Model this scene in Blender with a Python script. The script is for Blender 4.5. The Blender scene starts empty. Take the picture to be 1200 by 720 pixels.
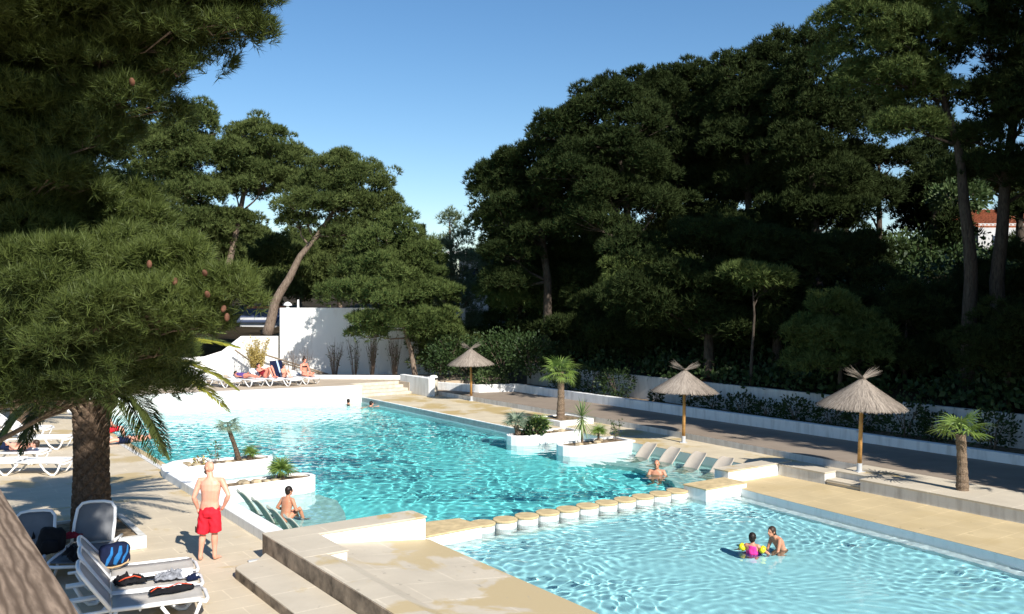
import bpy, math, random
import numpy as np
from mathutils import Vector, Matrix, noise
from mathutils.geometry import tessellate_polygon
random.seed(7)
RNG = np.random.default_rng(11)
S = bpy.context.scene
COL = S.collection
PI = math.pi
H0 = 4.7
_s = math.hypot(.74 / 1.05, 1)
UX, UY = -.74 / 1.05 / _s, 1 / _s          # pool axis running away to the left
VX, VY = 1 / _s, .74 / 1.05 / _s           # pool axis running to the right
ANG = math.atan2(VY, VX)

def P(u, v, z=0.): return (u * UX + v * VX, u * UY + v * VY, z)
def G(px, py, z=0.):
    d = (H0 - z) * 1050 / (py - 350)
    return ((px - 600) / 1050 * d, d, z)
def D(px, py, d): return ((px - 600) / 1050 * d, d, H0 - (py - 350) / 1050 * d)

# ---------------------------------------------------------------- materials
def nmat(name):
    m = bpy.data.materials.new(name); m.use_nodes = True
    nt = m.node_tree
    return m, nt, nt.nodes['Principled BSDF']
def N(nt, t, **k):
    n = nt.nodes.new(t)
    for a, b in k.items(): setattr(n, a, b)
    return n
def mix(nt, fac, a, b, blend='MIX'):
    n = N(nt, 'ShaderNodeMix', data_type='RGBA', blend_type=blend)
    for i, x in ((0, fac), (6, a), (7, b)):
        if hasattr(x, 'links'): nt.links.new(x, n.inputs[i])
        elif isinstance(x, (int, float)): n.inputs[i].default_value = x
        else: n.inputs[i].default_value = (*x, 1)
    return n.outputs[2]
def ramp(nt, inp, p0, p1):
    r = N(nt, 'ShaderNodeMapRange', clamp=True)
    nt.links.new(inp, r.inputs[0]); r.inputs[1].default_value = p0; r.inputs[2].default_value = p1
    return r.outputs[0]
def nz(nt, vec, scale, detail=4, rough=.55, dist=0):
    n = N(nt, 'ShaderNodeTexNoise'); n.inputs['Scale'].default_value = scale; n.inputs['Detail'].default_value = detail
    n.inputs['Roughness'].default_value = rough; n.inputs['Distortion'].default_value = dist
    if vec is not None: nt.links.new(vec, n.inputs['Vector'])
    return n.outputs['Fac']
def bump(nt, b, h, strength=.3, dist=.02):
    n = N(nt, 'ShaderNodeBump'); n.inputs['Strength'].default_value = strength; n.inputs['Distance'].default_value = dist
    nt.links.new(h, n.inputs['Height']); nt.links.new(n.outputs[0], b.inputs['Normal'])
def worldpos(nt):
    return N(nt, 'ShaderNodeNewGeometry').outputs['Position']
def simple(name, col, rough=.6, var=.18, scale=6, spec=.3, bstr=.15, bscale=40, col2=None):
    m, nt, b = nmat(name)
    tc = N(nt, 'ShaderNodeTexCoord').outputs['Object']
    f = nz(nt, tc, scale)
    c2 = col2 or tuple(max(0, c * (1 - var * 2)) for c in col)
    nt.links.new(mix(nt, ramp(nt, f, .3, .7), c2, tuple(min(1, c * (1 + var * .4)) for c in col)), b.inputs['Base Color'])
    b.inputs['Roughness'].default_value = rough; b.inputs['Specular IOR Level'].default_value = spec
    if bstr: bump(nt, b, nz(nt, tc, bscale), bstr)
    return m
def paving(name, base, lo, stain, smin, smax, jw=.012, bw=1., bh=.5, stainscale=.55, dirt=.25, wet=None):
    m, nt, b = nmat(name)
    pos = worldpos(nt)
    def dot(v):
        n = N(nt, 'ShaderNodeVectorMath', operation='DOT_PRODUCT'); nt.links.new(pos, n.inputs[0]); n.inputs[1].default_value = v; return n.outputs['Value']
    cb = N(nt, 'ShaderNodeCombineXYZ'); nt.links.new(dot((VX, VY, 0)), cb.inputs[0]); nt.links.new(dot((UX, UY, 0)), cb.inputs[1])
    br = N(nt, 'ShaderNodeTexBrick'); nt.links.new(cb.outputs[0], br.inputs['Vector'])
    br.inputs['Scale'].default_value = 1; br.inputs['Mortar Size'].default_value = jw; br.inputs['Brick Width'].default_value = bw; br.inputs['Row Height'].default_value = bh
    br.inputs['Color1'].default_value = (*base, 1); br.inputs['Color2'].default_value = (*lo, 1)
    br.inputs['Mortar'].default_value = (*tuple(min(.85, c * 1.3) for c in base), 1); br.inputs['Mortar Smooth'].default_value = .3
    n1 = nz(nt, pos, 1.3, 6); n2 = nz(nt, pos, 22, 4)
    c = mix(nt, ramp(nt, n1, .35, .75), br.outputs['Color'], tuple(x * (1 - dirt) for x in lo))
    c = mix(nt, ramp(nt, n2, .2, .9), c, tuple(x * .86 for x in base))
    ns = nz(nt, pos, stainscale, 5, .6, .4)
    if wet:   # puddled strip along the pool edge: v from wet[0] to wet[1]
        rr = N(nt, 'ShaderNodeMapRange', clamp=True); nt.links.new(dot((VX, VY, 0)), rr.inputs[0]); rr.inputs[1].default_value = wet[0]; rr.inputs[2].default_value = wet[1]; rr.inputs[4].default_value = wet[2]
        ad = N(nt, 'ShaderNodeMath', operation='ADD'); nt.links.new(ns, ad.inputs[0]); nt.links.new(rr.outputs[0], ad.inputs[1]); ns = ad.outputs[0]
    sm = ramp(nt, ns, smin, smax)
    c = mix(nt, sm, c, stain)
    # small dark specks and drips
    ns2 = nz(nt, pos, 5.5, 3, .5, .2)
    c = mix(nt, ramp(nt, ns2, .70, .74), c, tuple(x * .62 for x in base))
    nt.links.new(c, b.inputs['Base Color'])
    r = N(nt, 'ShaderNodeMapRange'); nt.links.new(sm, r.inputs[0]); r.inputs[3].default_value = .8; r.inputs[4].default_value = .62
    nt.links.new(r.outputs[0], b.inputs['Roughness'])
    bump(nt, b, n2, .25, .01)
    return m
def whitewall(name, col=(.8, .8, .78), dirt=(.5, .49, .46), amount=.5, stucco=30):
    m, nt, b = nmat(name)
    pos = worldpos(nt)
    mp = N(nt, 'ShaderNodeMapping'); mp.inputs['Scale'].default_value = (3, 3, .5); nt.links.new(pos, mp.inputs[0])
    s = nz(nt, mp.outputs[0], 1.6, 6, .6)
    c = mix(nt, ramp(nt, s, .62 - amount * .2, .95 - amount * .15), col, dirt)
    nt.links.new(c, b.inputs['Base Color']); b.inputs['Roughness'].default_value = .75; b.inputs['Specular IOR Level'].default_value = .2
    bump(nt, b, nz(nt, pos, stucco, 5), .3, .015)
    return m
def leafmat(name, c1, c2, rough=.55, trans=.25, spec=.25):
    m, nt, b = nmat(name)
    g = N(nt, 'ShaderNodeNewGeometry')
    n1 = nz(nt, g.outputs['Position'], .45, 3)
    mm = N(nt, 'ShaderNodeMath', operation='ADD'); mm.use_clamp = True
    m2 = N(nt, 'ShaderNodeMath', operation='MULTIPLY'); nt.links.new(g.outputs['Random Per Island'], m2.inputs[0]); m2.inputs[1].default_value = .55
    nt.links.new(m2.outputs[0], mm.inputs[0])
    m3 = N(nt, 'ShaderNodeMath', operation='SUBTRACT'); nt.links.new(n1, m3.inputs[0]); m3.inputs[1].default_value = .28
    nt.links.new(m3.outputs[0], mm.inputs[1])
    c = mix(nt, mm.outputs[0], c1, c2)
    nt.links.new(c, b.inputs['Base Color']); b.inputs['Roughness'].default_value = rough; b.inputs['Specular IOR Level'].default_value = spec
    tr = N(nt, 'ShaderNodeBsdfTranslucent'); nt.links.new(c, tr.inputs[0])
    ms = N(nt, 'ShaderNodeMixShader'); ms.inputs[0].default_value = trans
    nt.links.new(b.outputs[0], ms.inputs[1]); nt.links.new(tr.outputs[0], ms.inputs[2])
    nt.links.new(ms.outputs[0], nt.nodes['Material Output'].inputs[0])
    return m
def barkmat(name, c1, c2, sc=(6, 6, 1.2)):
    m, nt, b = nmat(name)
    tc = worldpos(nt); mp = N(nt, 'ShaderNodeMapping'); mp.inputs['Scale'].default_value = sc; nt.links.new(tc, mp.inputs[0])
    f = nz(nt, mp.outputs[0], 3, 6, .65, .6)
    nt.links.new(mix(nt, ramp(nt, f, .35, .65), c1, c2), b.inputs['Base Color']); b.inputs['Roughness'].default_value = .9
    b.inputs['Specular IOR Level'].default_value = .15
    bump(nt, b, f, .8, .04)
    return m
def woodmat(name, c1, c2, rot, k=1.):
    m, nt, b = nmat(name)
    tc = N(nt, 'ShaderNodeTexCoord').outputs['Object']
    mp = N(nt, 'ShaderNodeMapping'); nt.links.new(tc, mp.inputs[0]); mp.inputs['Scale'].default_value = (1 * k, .12 * k, 1 * k)
    w = N(nt, 'ShaderNodeTexWave'); w.wave_type = 'BANDS'; w.bands_direction = 'X'; nt.links.new(mp.outputs[0], w.inputs['Vector'])
    w.inputs['Scale'].default_value = 20; w.inputs['Distortion'].default_value = 13; w.inputs['Detail'].default_value = 3; w.inputs['Detail Scale'].default_value = .8; w.inputs['Detail Roughness'].default_value = .62
    f2 = nz(nt, mp.outputs[0], 60, 5, .7)
    c = mix(nt, w.outputs['Fac'], c1, c2); c = mix(nt, ramp(nt, f2, .35, .8), c, tuple(x * .7 for x in c1))
    nt.links.new(c, b.inputs['Base Color']); b.inputs['Roughness'].default_value = .8; b.inputs['Specular IOR Level'].default_value = .2
    bump(nt, b, w.outputs['Fac'], .3, .003)
    return m
def skinmat(name, col):
    m, nt, b = nmat(name)
    tc = N(nt, 'ShaderNodeTexCoord').outputs['Object']
    nt.links.new(mix(nt, ramp(nt, nz(nt, tc, 7, 3), .35, .7), col, (col[0], col[1] * .8, col[2] * .72)), b.inputs['Base Color'])
    b.inputs['Roughness'].default_value = .5; b.inputs['Subsurface Weight'].default_value = .08; b.inputs['Subsurface Radius'].default_value = (.02, .008, .004)
    return m
M = dict(
    terrace=paving('terrace_paving', (.60, .51, .375), (.565, .475, .345), (.47, .36, .19), .565, .62, .014, 1., .5),
    deck=paving('deck_paving', (.62, .53, .38), (.55, .47, .33), (.45, .34, .16), .50, .58),
    step=paving('step_paving', (.57, .50, .39), (.54, .47, .365), (.47, .37, .21), .59, .64, .022, 1.9, .95, wet=(6.6, 8.5, .22)),
    ledge=paving('ledge_paving', (.57, .50, .39), (.54, .47, .365), (.46, .35, .18), .62, .66, .02, 1.9, .95),
    tan=paving('tan_paving', (.56, .44, .25), (.52, .405, .225), (.46, .35, .18), .5, .7, .016, .9, .6),
    fardeck=paving('sun_deck_paving', (.50, .41, .31), (.45, .37, .28), (.40, .30, .19), .55, .7),
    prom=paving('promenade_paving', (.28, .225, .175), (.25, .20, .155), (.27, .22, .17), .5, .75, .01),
    riser=simple('riser_stone', (.38, .30, .22), .85, .4, 3.5),
    white=whitewall('white_paint', amount=.75), white2=whitewall('white_wall_weathered', (.62, .61, .58), (.36, .34, .31), .9),
    bigwall=whitewall('white_render', (.8, .795, .77), (.6, .58, .54), .35),
    planterwhite=whitewall('planter_white', (.8, .8, .785), (.55, .56, .54), .55),
    capstone=simple('tan_capstone', (.58, .45, .25), .75, .16, 5),
    plast=simple('white_plastic', (.8, .8, .8), .35, .04, 4, .5, 0),
    sling=simple('taupe_sling', (.50, .465, .42), .8, .08, 3, .2, .4, 160),
    greysling=simple('grey_sling', (.16, .165, .175), .8, .08, 3, .2, .4, 160),
    shellg=simple('greenish_shell', (.42, .46, .40), .45, .1, 3, .4, 0),
    shellb=simple('beige_shell', (.50, .43, .35), .5, .08, 3, .4, 0),
    wood=simple('umbrella_pole_wood', (.55, .30, .10), .55, .25, 5),
    metal=simple('galvanised_metal', (.5, .52, .54), .4, .1, 5),
    dark=simple('opening_shade', (.01, .01, .01), .9, 0, 3, .1, 0),  # near-black paint for the unlit inside of openings built solid
    soil=simple('planter_soil', (.30, .22, .14), .95, .4, 7, .1, .6, 20),
    stones=simple('tan_rocks', (.52, .42, .28), .9, .35, 3),
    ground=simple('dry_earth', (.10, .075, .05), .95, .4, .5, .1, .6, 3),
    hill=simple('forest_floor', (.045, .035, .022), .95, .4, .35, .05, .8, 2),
    bark=barkmat('pine_bark', (.10, .07, .05), (.26, .20, .155)),
    barkd=barkmat('shaded_pine_bark', (.035, .027, .021), (.095, .075, .058)),  # darkened copy of the pine bark, the wood's shade is in the colour
    pbark=barkmat('palm_bark', (.05, .035, .025), (.16, .11, .075), (8, 8, 6)),
    pbark2=barkmat('fan_palm_bark', (.10, .07, .05), (.26, .19, .13), (9, 9, 14)),
    twig=barkmat('twig', (.12, .09, .07), (.24, .18, .14)),
    needN=leafmat('near_pine_needles', (.018, .036, .009), (.135, .17, .04), trans=.22),
    needB=leafmat('back_pine_needles', (.03, .052, .014), (.135, .165, .05), .7, .2, .12),
    needR=leafmat('wood_pine_needles', (.013, .023, .007), (.043, .059, .018), .8, .12, .08),  # darkened needles, shade over the hillside is put into this colour
    needL=leafmat('lit_pine_needles', (.035, .06, .016), (.13, .165, .048), .7, .2, .12),  # lighter needle copy for pines in sun, their lighting set by colour
    needG=leafmat('blue_green_needles', (.08, .12, .06), (.20, .25, .14), trans=.2),
    cyp=leafmat('cypress', (.015, .028, .012), (.04, .06, .025)),
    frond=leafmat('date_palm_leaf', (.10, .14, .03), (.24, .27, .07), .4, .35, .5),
    frondd=leafmat('dark_date_palm_leaf', (.035, .055, .015), (.10, .12, .035), .45, .2, .4),  # darker copy of the palm leaf for the drooping fronds
    frondy=leafmat('date_palm_leaf_sunlit', (.22, .24, .03), (.48, .44, .07), .4, .4, .5),  # brighter, yellower copy of the palm leaf, sunlight put into its colour
    fan=leafmat('fan_palm_leaf', (.10, .17, .03), (.26, .36, .09), .4, .3, .5),
    fanb=leafmat('blue_fan_leaf', (.12, .18, .12), (.28, .34, .24), .4, .2, .5),
    yuc=leafmat('yucca_leaf', (.16, .22, .08), (.34, .42, .16), .4, .3, .5),
    shrub=leafmat('shrub_leaf', (.015, .032, .010), (.05, .085, .025)),
    shrubl=leafmat('light_shrub_leaf', (.035, .07, .02), (.11, .15, .055)),
    reed=leafmat('dry_reed', (.32, .24, .07), (.55, .44, .16)),
    thatch=leafmat('thatch', (.12, .098, .08), (.42, .36, .30), .9, 0., .1),
    thatchd=barkmat('thatch_base', (.07, .055, .045), (.18, .15, .12), (14, 14, 14)),  # darker than the strands, so the gaps look shaded by colour
    tile=simple('terracotta_tile', (.50, .17, .08), .8, .35, 8),
    housew=simple('house_wall', (.55, .55, .55), .8, .1, 1),
    navy=simple('navy_cloth', (.012, .018, .05), .9, .2, 8, .1), stripe=simple('pale_blue_cloth', (.45, .6, .8), .9, .1, 8, .1),
    black=simple('black_cloth', (.012, .012, .014), .85, .2, 9, .15), red=simple('red_cloth', (.72, .018, .035), .7, .12, 8, .2),
    darkred=simple('dark_red_cloth', (.25, .02, .03), .85, .2, 8, .1),
    blue=simple('blue_cloth', (.02, .16, .42), .7, .2, 8, .2), greyc=simple('grey_cloth', (.28, .29, .32), .9, .3, 14, .1),
    orange=simple('orange_cord', (.65, .08, .03), .7, .1, 8), strap=simple('tan_strap', (.50, .33, .17), .8, .1, 8), whitec=simple('white_cloth', (.8, .8, .82), .9, .05, 8, .1),
    pink=simple('pink_swimsuit', (.80, .04, .30), .5, .1, 8), lilac=simple('lilac_skirt', (.45, .25, .65), .6, .1, 8), yellow=simple('yellow_armband', (.80, .72, .02), .35, .05, 8, .5, 0),
    purple=simple('purple_cloth', (.14, .08, .3), .85, .2, 8, .1), green=simple('bright_green', (.05, .6, .12), .5, .1, 5),
    skin=skinmat('skin_fair', (.68, .36, .26)), skin2=skinmat('skin_tan', (.50, .25, .155)), skin3=skinmat('skin_red', (.66, .27, .19)),
    hair=simple('dark_hair', (.018, .011, .008), .5, .3, 20), hairb=simple('brown_hair', (.05, .028, .018), .5, .3, 20), beard=simple('stubble', (.10, .05, .035), .8, .3, 30),
    eye=simple('eye_dark', (.02, .015, .01), .3, 0, 5, .5, 0), rail=woodmat('weathered_wood', (.13, .09, .062), (.34, .25, .18), 0),
    rwood=simple('handrail_wood', (.23, .18, .13), .7, .2, 4), cream=simple('cream_stone', (.58, .52, .42), .8, .15, 5),
    bluer=simple('blue_grey_roof', (.06, .08, .14), .9, .1, 3), cone=simple('pine_cone', (.16, .07, .04), .8, .3, 30),
)
def poolmat(name, col, tile=.0):
    m, nt, b = nmat(name)
    pos = worldpos(nt)
    c = mix(nt, ramp(nt, nz(nt, pos, .8, 4), .3, .8), col, tuple(x * .92 for x in col))
    nt.links.new(c, b.inputs['Base Color']); b.inputs['Roughness'].default_value = .7; b.inputs['Specular IOR Level'].default_value = .1
    return m
M['poolmain'] = poolmat('main_pool_liner', (.36, .96, .97)); M['poolpad'] = poolmat('paddling_pool_liner', (.56, .95, 1)); M['poolshelf'] = poolmat('pale_pool_shelf', (.72, .80, .76))
def watermat(name, col):
    m, nt, b = nmat(name)
    b.inputs['Transmission Weight'].default_value = 1; b.inputs['Roughness'].default_value = 0; b.inputs['IOR'].default_value = 1.33
    b.inputs['Base Color'].default_value = (*col, 1)
    return m
M['watermain'] = watermat('pool_water', (.58, 1, 1)); M['waterpad'] = watermat('paddling_water', (.79, .99, 1))

# ---------------------------------------------------------------- mesh builder
class MB:
    def __init__(s): s.v = []; s.f = []
    def add(s, vs, fs):
        o = len(s.v); s.v += [tuple(v) for v in vs]; s.f += [tuple(i + o for i in f) for f in fs]; return s
    def box(s, c, d, rz=0, rot=None):
        x, y, z = d[0] / 2, d[1] / 2, d[2] / 2
        vs = [Vector((a * x, b * y, e * z)) for e in (-1, 1) for b in (-1, 1) for a in (-1, 1)]
        R = rot if rot is not None else Matrix.Rotation(rz, 3, 'Z')
        vs = [R @ v + Vector(c) for v in vs]
        return s.add(vs, [(0, 2, 3, 1), (4, 5, 7, 6), (0, 1, 5, 4), (2, 6, 7, 3), (0, 4, 6, 2), (1, 3, 7, 5)])
    def prism(s, pts, z0, z1, hole=None):
        """pts world xy list; z1 may be a function of (x,y)"""
        if sum(a[0] * b[1] - b[0] * a[1] for a, b in zip(pts, pts[1:] + pts[:1])) < 0: pts = pts[::-1]
        zf = z1 if callable(z1) else (lambda x, y: z1)
        loops = [pts] + ([hole] if hole else [])
        tri = tessellate_polygon([[Vector((p[0], p[1], 0)) for p in L] for L in loops])
        allp = [p for L in loops for p in L]
        top = [(p[0], p[1], zf(p[0], p[1])) for p in allp]
        fs = []
        for t in tri:
            a, b, c = [allp[i] for i in t]
            cr = (b[0] - a[0]) * (c[1] - a[1]) - (b[1] - a[1]) * (c[0] - a[0])
            fs.append(tuple(t) if cr > 0 else tuple(t[::-1]))
        if z0 is None: return s.add(top, fs)
        bot = [(p[0], p[1], z0) for p in allp]; n = len(allp)
        fs += [tuple(i + n for i in f[::-1]) for f in fs]
        k = 0
        for L in loops:
            for i in range(len(L)): a = k + i; b = k + (i + 1) % len(L); fs.append((b, a, a + n, b + n))
            k += len(L)
        return s.add(top + bot, fs)
    def tube(s, pts, r, n=8, cap=True, squash=None):
        pts = [Vector(p) for p in pts]
        if isinstance(r, (int, float)): r = [r] * len(pts)
        if cap == 'round':
            d0 = (pts[0] - pts[1]).normalized(); d1 = (pts[-1] - pts[-2]).normalized()
            pts = [pts[0] + d0 * r[0] * .95, pts[0] + d0 * r[0] * .6] + pts + [pts[-1] + d1 * r[-1] * .6, pts[-1] + d1 * r[-1] * .95]
            r = [r[0] * .25, r[0] * .8] + list(r) + [r[-1] * .8, r[-1] * .25]
        vs = []; t0 = None; L = len(pts)
        for i, p in enumerate(pts):
            t = (pts[min(i + 1, L - 1)] - pts[max(i - 1, 0)]).normalized()
            if t0 is None:
                a = Vector((0, 0, 1)) if abs(t.z) < .9 else Vector((0, 1, 0)); x = t.cross(a).normalized()
            else: x = (x - t * x.dot(t)).normalized()
            y = t.cross(x); t0 = t
            for k in range(n):
                w = 2 * PI * k / n; q = (x * math.cos(w) + y * math.sin(w)) * r[i]
                if squash: q = Vector((q.x * squash[0], q.y * squash[1], q.z * squash[2]))
                vs.append(p + q)
        fs = [(i * n + k, i * n + (k + 1) % n, (i + 1) * n + (k + 1) % n, (i + 1) * n + k) for i in range(L - 1) for k in range(n)]
        if cap: fs += [tuple(range(n))[::-1], tuple(range((L - 1) * n, L * n))]
        return s.add(vs, fs)
    def ell(s, c, r, rot=None, nu=14, nv=9):
        if isinstance(r, (int, float)): r = (r, r, r)
        R = rot or Matrix.Identity(3); c = Vector(c)
        vs = [c + R @ Vector((0, 0, -r[2]))]
        for j in range(1, nv):
            a = -PI / 2 + PI * j / nv
            for i in range(nu):
                w = 2 * PI * i / nu; vs.append(c + R @ Vector((r[0] * math.cos(a) * math.cos(w), r[1] * math.cos(a) * math.sin(w), r[2] * math.sin(a))))
        vs.append(c + R @ Vector((0, 0, r[2]))); e = len(vs) - 1
        fs = [(0, 1 + (i + 1) % nu, 1 + i) for i in range(nu)]
        for j in range(nv - 2):
            for i in range(nu): a = 1 + j * nu + i; b = 1 + j * nu + (i + 1) % nu; fs.append((a, b, b + nu, a + nu))
        k = 1 + (nv - 2) * nu
        fs += [(k + i, k + (i + 1) % nu, e) for i in range(nu)]
        return s.add(vs, fs)
    def lathe(s, prof, n=24, c=(0, 0, 0)):
        vs = [(c[0] + r * math.cos(2 * PI * k / n), c[1] + r * math.sin(2 * PI * k / n), c[2] + z) for r, z in prof for k in range(n)]
        L = len(prof)
        fs = [(i * n + k, i * n + (k + 1) % n, (i + 1) * n + (k + 1) % n, (i + 1) * n + k) for i in range(L - 1) for k in range(n)]
        return s.add(vs, fs + [tuple(range(n))[::-1], tuple(range((L - 1) * n, L * n))])
    def build(s, name, mat, parent=None, origin=None, smooth=False, bevel=0):
        me = bpy.data.meshes.new(name)
        vs = s.v
        if origin is not None: vs = [(a - origin[0], b - origin[1], c - origin[2]) for a, b, c in vs]
        me.from_pydata(vs, [], s.f); me.materials.append(M[mat] if isinstance(mat, str) else mat)
        if smooth: me.polygons.foreach_set('use_smooth', [True] * len(me.polygons))
        me.update()
        o = bpy.data.objects.new(name, me); COL.objects.link(o)
        if origin is not None: o.location = origin
        if parent is not None: o.parent = parent
        if bevel:
            b = o.modifiers.new('bevel', 'BEVEL'); b.width = bevel; b.segments = 2; b.limit_method = 'ANGLE'; b.angle_limit = .7
        return o
def fastmesh(name, V, F, mat, parent=None, smooth=False):
    """V (n,3), F (m,k) numpy"""
    me = bpy.data.meshes.new(name); k = F.shape[1]
    me.vertices.add(len(V)); me.vertices.foreach_set('co', V.astype(np.float32).ravel())
    me.loops.add(F.size); me.loops.foreach_set('vertex_index', F.astype(np.int32).ravel())
    me.polygons.add(len(F)); me.polygons.foreach_set('loop_start', np.arange(0, F.size, k, dtype=np.int32))
    if smooth: me.polygons.foreach_set('use_smooth', np.ones(len(F), bool))
    me.update(calc_edges=True); me.materials.append(M[mat] if isinstance(mat, str) else mat)
    o = bpy.data.objects.new(name, me); COL.objects.link(o)
    if parent is not None: o.parent = parent
    return o
def thing(name, label, cat, loc=(0, 0, 0), rz=0, group=None):
    o = bpy.data.objects.new(name, None); COL.objects.link(o); o.empty_display_size = .2
    o.location = loc; o.rotation_euler = (0, 0, rz); tag(o, label, cat, group); return o
def tag(o, label, cat, group=None):
    o['label'] = label; o['category'] = cat
    if group: o['group'] = group
    return o
def struct(o): o['kind'] = 'structure'; return o
def caus(o): o.cycles.is_caustics_receiver = True; return o
def copy_tree(o, parent=None):
    c = o.copy(); COL.objects.link(c); c.parent = parent
    for ch in list(o.children): copy_tree(ch, c)
    return c
def uvp(*pts): return [P(*p)[:2] for p in pts]
def ubox(mb, u0, u1, v0, v1, z0, z1): return mb.prism(uvp((u0, v0), (u0, v1), (u1, v1), (u1, v0)), z0, z1)
def single(mb, name, mat, base, label, cat, group=None, **k):
    return tag(mb.build(name, mat, origin=base, **k), label, cat, group)

# ---------------------------------------------------------------- sky, sun, camera
wd = bpy.data.worlds.new('World'); S.world = wd; wd.use_nodes = True
nt = wd.node_tree; sk = nt.nodes.new('ShaderNodeTexSky'); sk.sky_type = 'NISHITA'; sk.sun_disc = False
ELEV = math.radians(37); AZ = math.radians(149)
sk.sun_elevation = ELEV; sk.sun_rotation = AZ; sk.air_density = 1.0; sk.dust_density = .2; sk.ozone_density = 2.2
hs = nt.nodes.new('ShaderNodeHueSaturation'); hs.inputs['Saturation'].default_value = 1.22; hs.inputs['Value'].default_value = 1.08; nt.links.new(sk.outputs[0], hs.inputs['Color']); nt.links.new(hs.outputs[0], nt.nodes['Background'].inputs[0]); nt.nodes['Background'].inputs[1].default_value = .075
sl = bpy.data.lights.new('sun', 'SUN'); sl.energy = 4.6; sl.angle = math.radians(.53); sl.color = (1, .95, .87); sl.cycles.is_caustics_light = True
so = bpy.data.objects.new('sun', sl); COL.objects.link(so)
sd = Vector((math.sin(AZ) * math.cos(ELEV), math.cos(AZ) * math.cos(ELEV), math.sin(ELEV)))
so.rotation_euler = (-sd).to_track_quat('-Z', 'Y').to_euler(); so.location = (0, 0, 30)
cam = bpy.data.cameras.new('camera'); co = bpy.data.objects.new('camera', cam); COL.objects.link(co)
co.location = (0, 0, H0); co.rotation_euler = (PI / 2, 0, 0); cam.lens = 31.5; cam.sensor_width = 36; cam.shift_y = -10 / 1200
cam.clip_end = 2000; cam.clip_start = .05; S.camera = co
S.view_settings.view_transform = 'Standard'; S.view_settings.look = 'None'; S.view_settings.exposure = .78; S.view_settings.gamma = 1
S.cycles.use_denoising = True; S.cycles.max_bounces = 8; S.cycles.transparent_max_bounces = 8; S.cycles.sample_clamp_indirect = 6
S.cycles.caustics_refractive = True; S.cycles.caustics_reflective = False

# ---------------------------------------------------------------- ground, decks, pool
WZ = -.25
hole = [(40.9, 6.6), (24.8, 6.6), (24.8, 6.2), (15.5, 6.2), (15.5, 8.73), (3.5, 8.73), (3.5, 19.87), (15.9, 19.87), (15.9, 20.05), (25., 20.05), (25., 18.68), (38.95, 18.68)]
mb = MB(); R_ = 900
# the ground sheet reaches the horizon; the deck sheet is laid over it
gi = uvp((60, -20), (60, 26.6), (-8, 26.6), (-8, -20))
ring = [(-R_, -R_), (R_, -R_), (R_, R_), (-R_, R_)]
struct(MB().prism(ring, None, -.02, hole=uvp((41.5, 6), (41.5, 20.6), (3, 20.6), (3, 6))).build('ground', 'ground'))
struct(MB().prism(gi, None, 0., hole=uvp(*hole)).build('terrace', 'terrace'))
# right hand deck laid over the terrace sheet, with its wet golden stains
dk = [(38.9, 18.68), (38.9, 22.1), (24, 22.1), (16.2, 21.75), (16.2, 20.05), (25., 20.05), (25., 18.68)]
struct(MB().prism(uvp(*dk), None, .004).build('pool_deck', 'deck'))
# basin
mb = MB()
def wall(mb, pts, z0, z1):
    for a, b in zip(pts, pts[1:]):
        mb.add([P(*a, z0), P(*b, z0), P(*b, z1), P(*a, z1)], [(0, 1, 2, 3)])
main_o = [(15.6, 8.9), (15.5, 6.2), (24.8, 6.2), (24.8, 6.6), (40.9, 6.6), (38.95, 18.68), (25, 18.68), (25, 20.05), (15.9, 20.05), (15.6, 17.5)]
wallp = [(15.5, 8.9)] + main_o[1:]
mb.add([P(15.4, 6, -1.2), P(15.4, 20.3, -1.2), P(41.2, 20.3, -1.2), P(41.2, 6, -1.2)], [(0, 1, 2, 3)])
caus(struct(mb.build('main_pool_floor', 'poolmain')))
mb = MB(); wall(mb, wallp, -1.2, -.001); ubox(mb, 15.5, 15.7, 8.5, 18, -1.21, -.5)
caus(struct(mb.build('main_pool_walls', 'poolshelf')))
# pale lip of the coping
mb = MB(); ubox(mb, 25.05, 38.9, 18.68, 18.78, -.2, .02); struct(mb.build('right_coping', 'white'))
mb = MB(); ubox(mb, 24.9, 40.8, 6.28, 6.42, -.2, .012); struct(mb.build('drain_strip', 'white2'))
mb = MB(); ubox(mb, 24.85, 40.8, 6.424, 6.62, -.2, .008); struct(mb.build('left_coping', 'tan'))
# shallow shelves with the water seats
mb = MB()
def arc(cu, cv, r, a0, a1, n=8, ru=None): return [(cu + (ru or r) * math.sin(a0 + (a1 - a0) * i / n), cv + r * math.cos(a0 + (a1 - a0) * i / n)) for i in range(n + 1)]
mb.prism(uvp((15.5, 6.2), (21.7, 6.2), (21.7, 9.2), (20.8, 9.3), (19.4, 8.9), (17.8, 8.2), (16.4, 8.2), (15.5, 8.6)), -1.4, -.62)
mb.prism(uvp((15.7, 20.05), (21.7, 20.05), (21.7, 17.4), (20.6, 17.9), (19.6, 18.3), (17.6, 17.8), (16.8, 17.2), (15.7, 16.6)), -1.4, -.6)
caus(struct(mb.build('shallow_shelf', 'poolshelf')))
pc = [(15.31, 17.72), (14.4, 17.60), (13.35, 17.51), (12.3, 17.43), (11.37, 17.37), (9.99, 17.28), (8.98, 17.2), (8.03, 17.1), (6.8, 16.95), (5.5, 16.7), (4.2, 16.3), (3.5, 16)]
mb = MB(); mb.add([P(3.4, 8.6, -.62), P(3.4, 18.2, -.62), P(15.7, 18.2, -.62), P(15.7, 8.6, -.62)], [(0, 1, 2, 3)]); caus(struct(mb.build('paddling_pool_floor', 'poolpad')))
mb = MB(); wall(mb, [(15.6, 8.73), (3.5, 8.73)], -.62, -.001); wall(mb, [(15.6, 17.72)] + pc, -.62, -.084)
ed = [(u, v - .28) for u, v in pc]; mb.prism(uvp(*(pc + ed[::-1])), -.6, -.40)
caus(struct(mb.build('paddling_pool_walls', 'planterwhite')))
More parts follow.
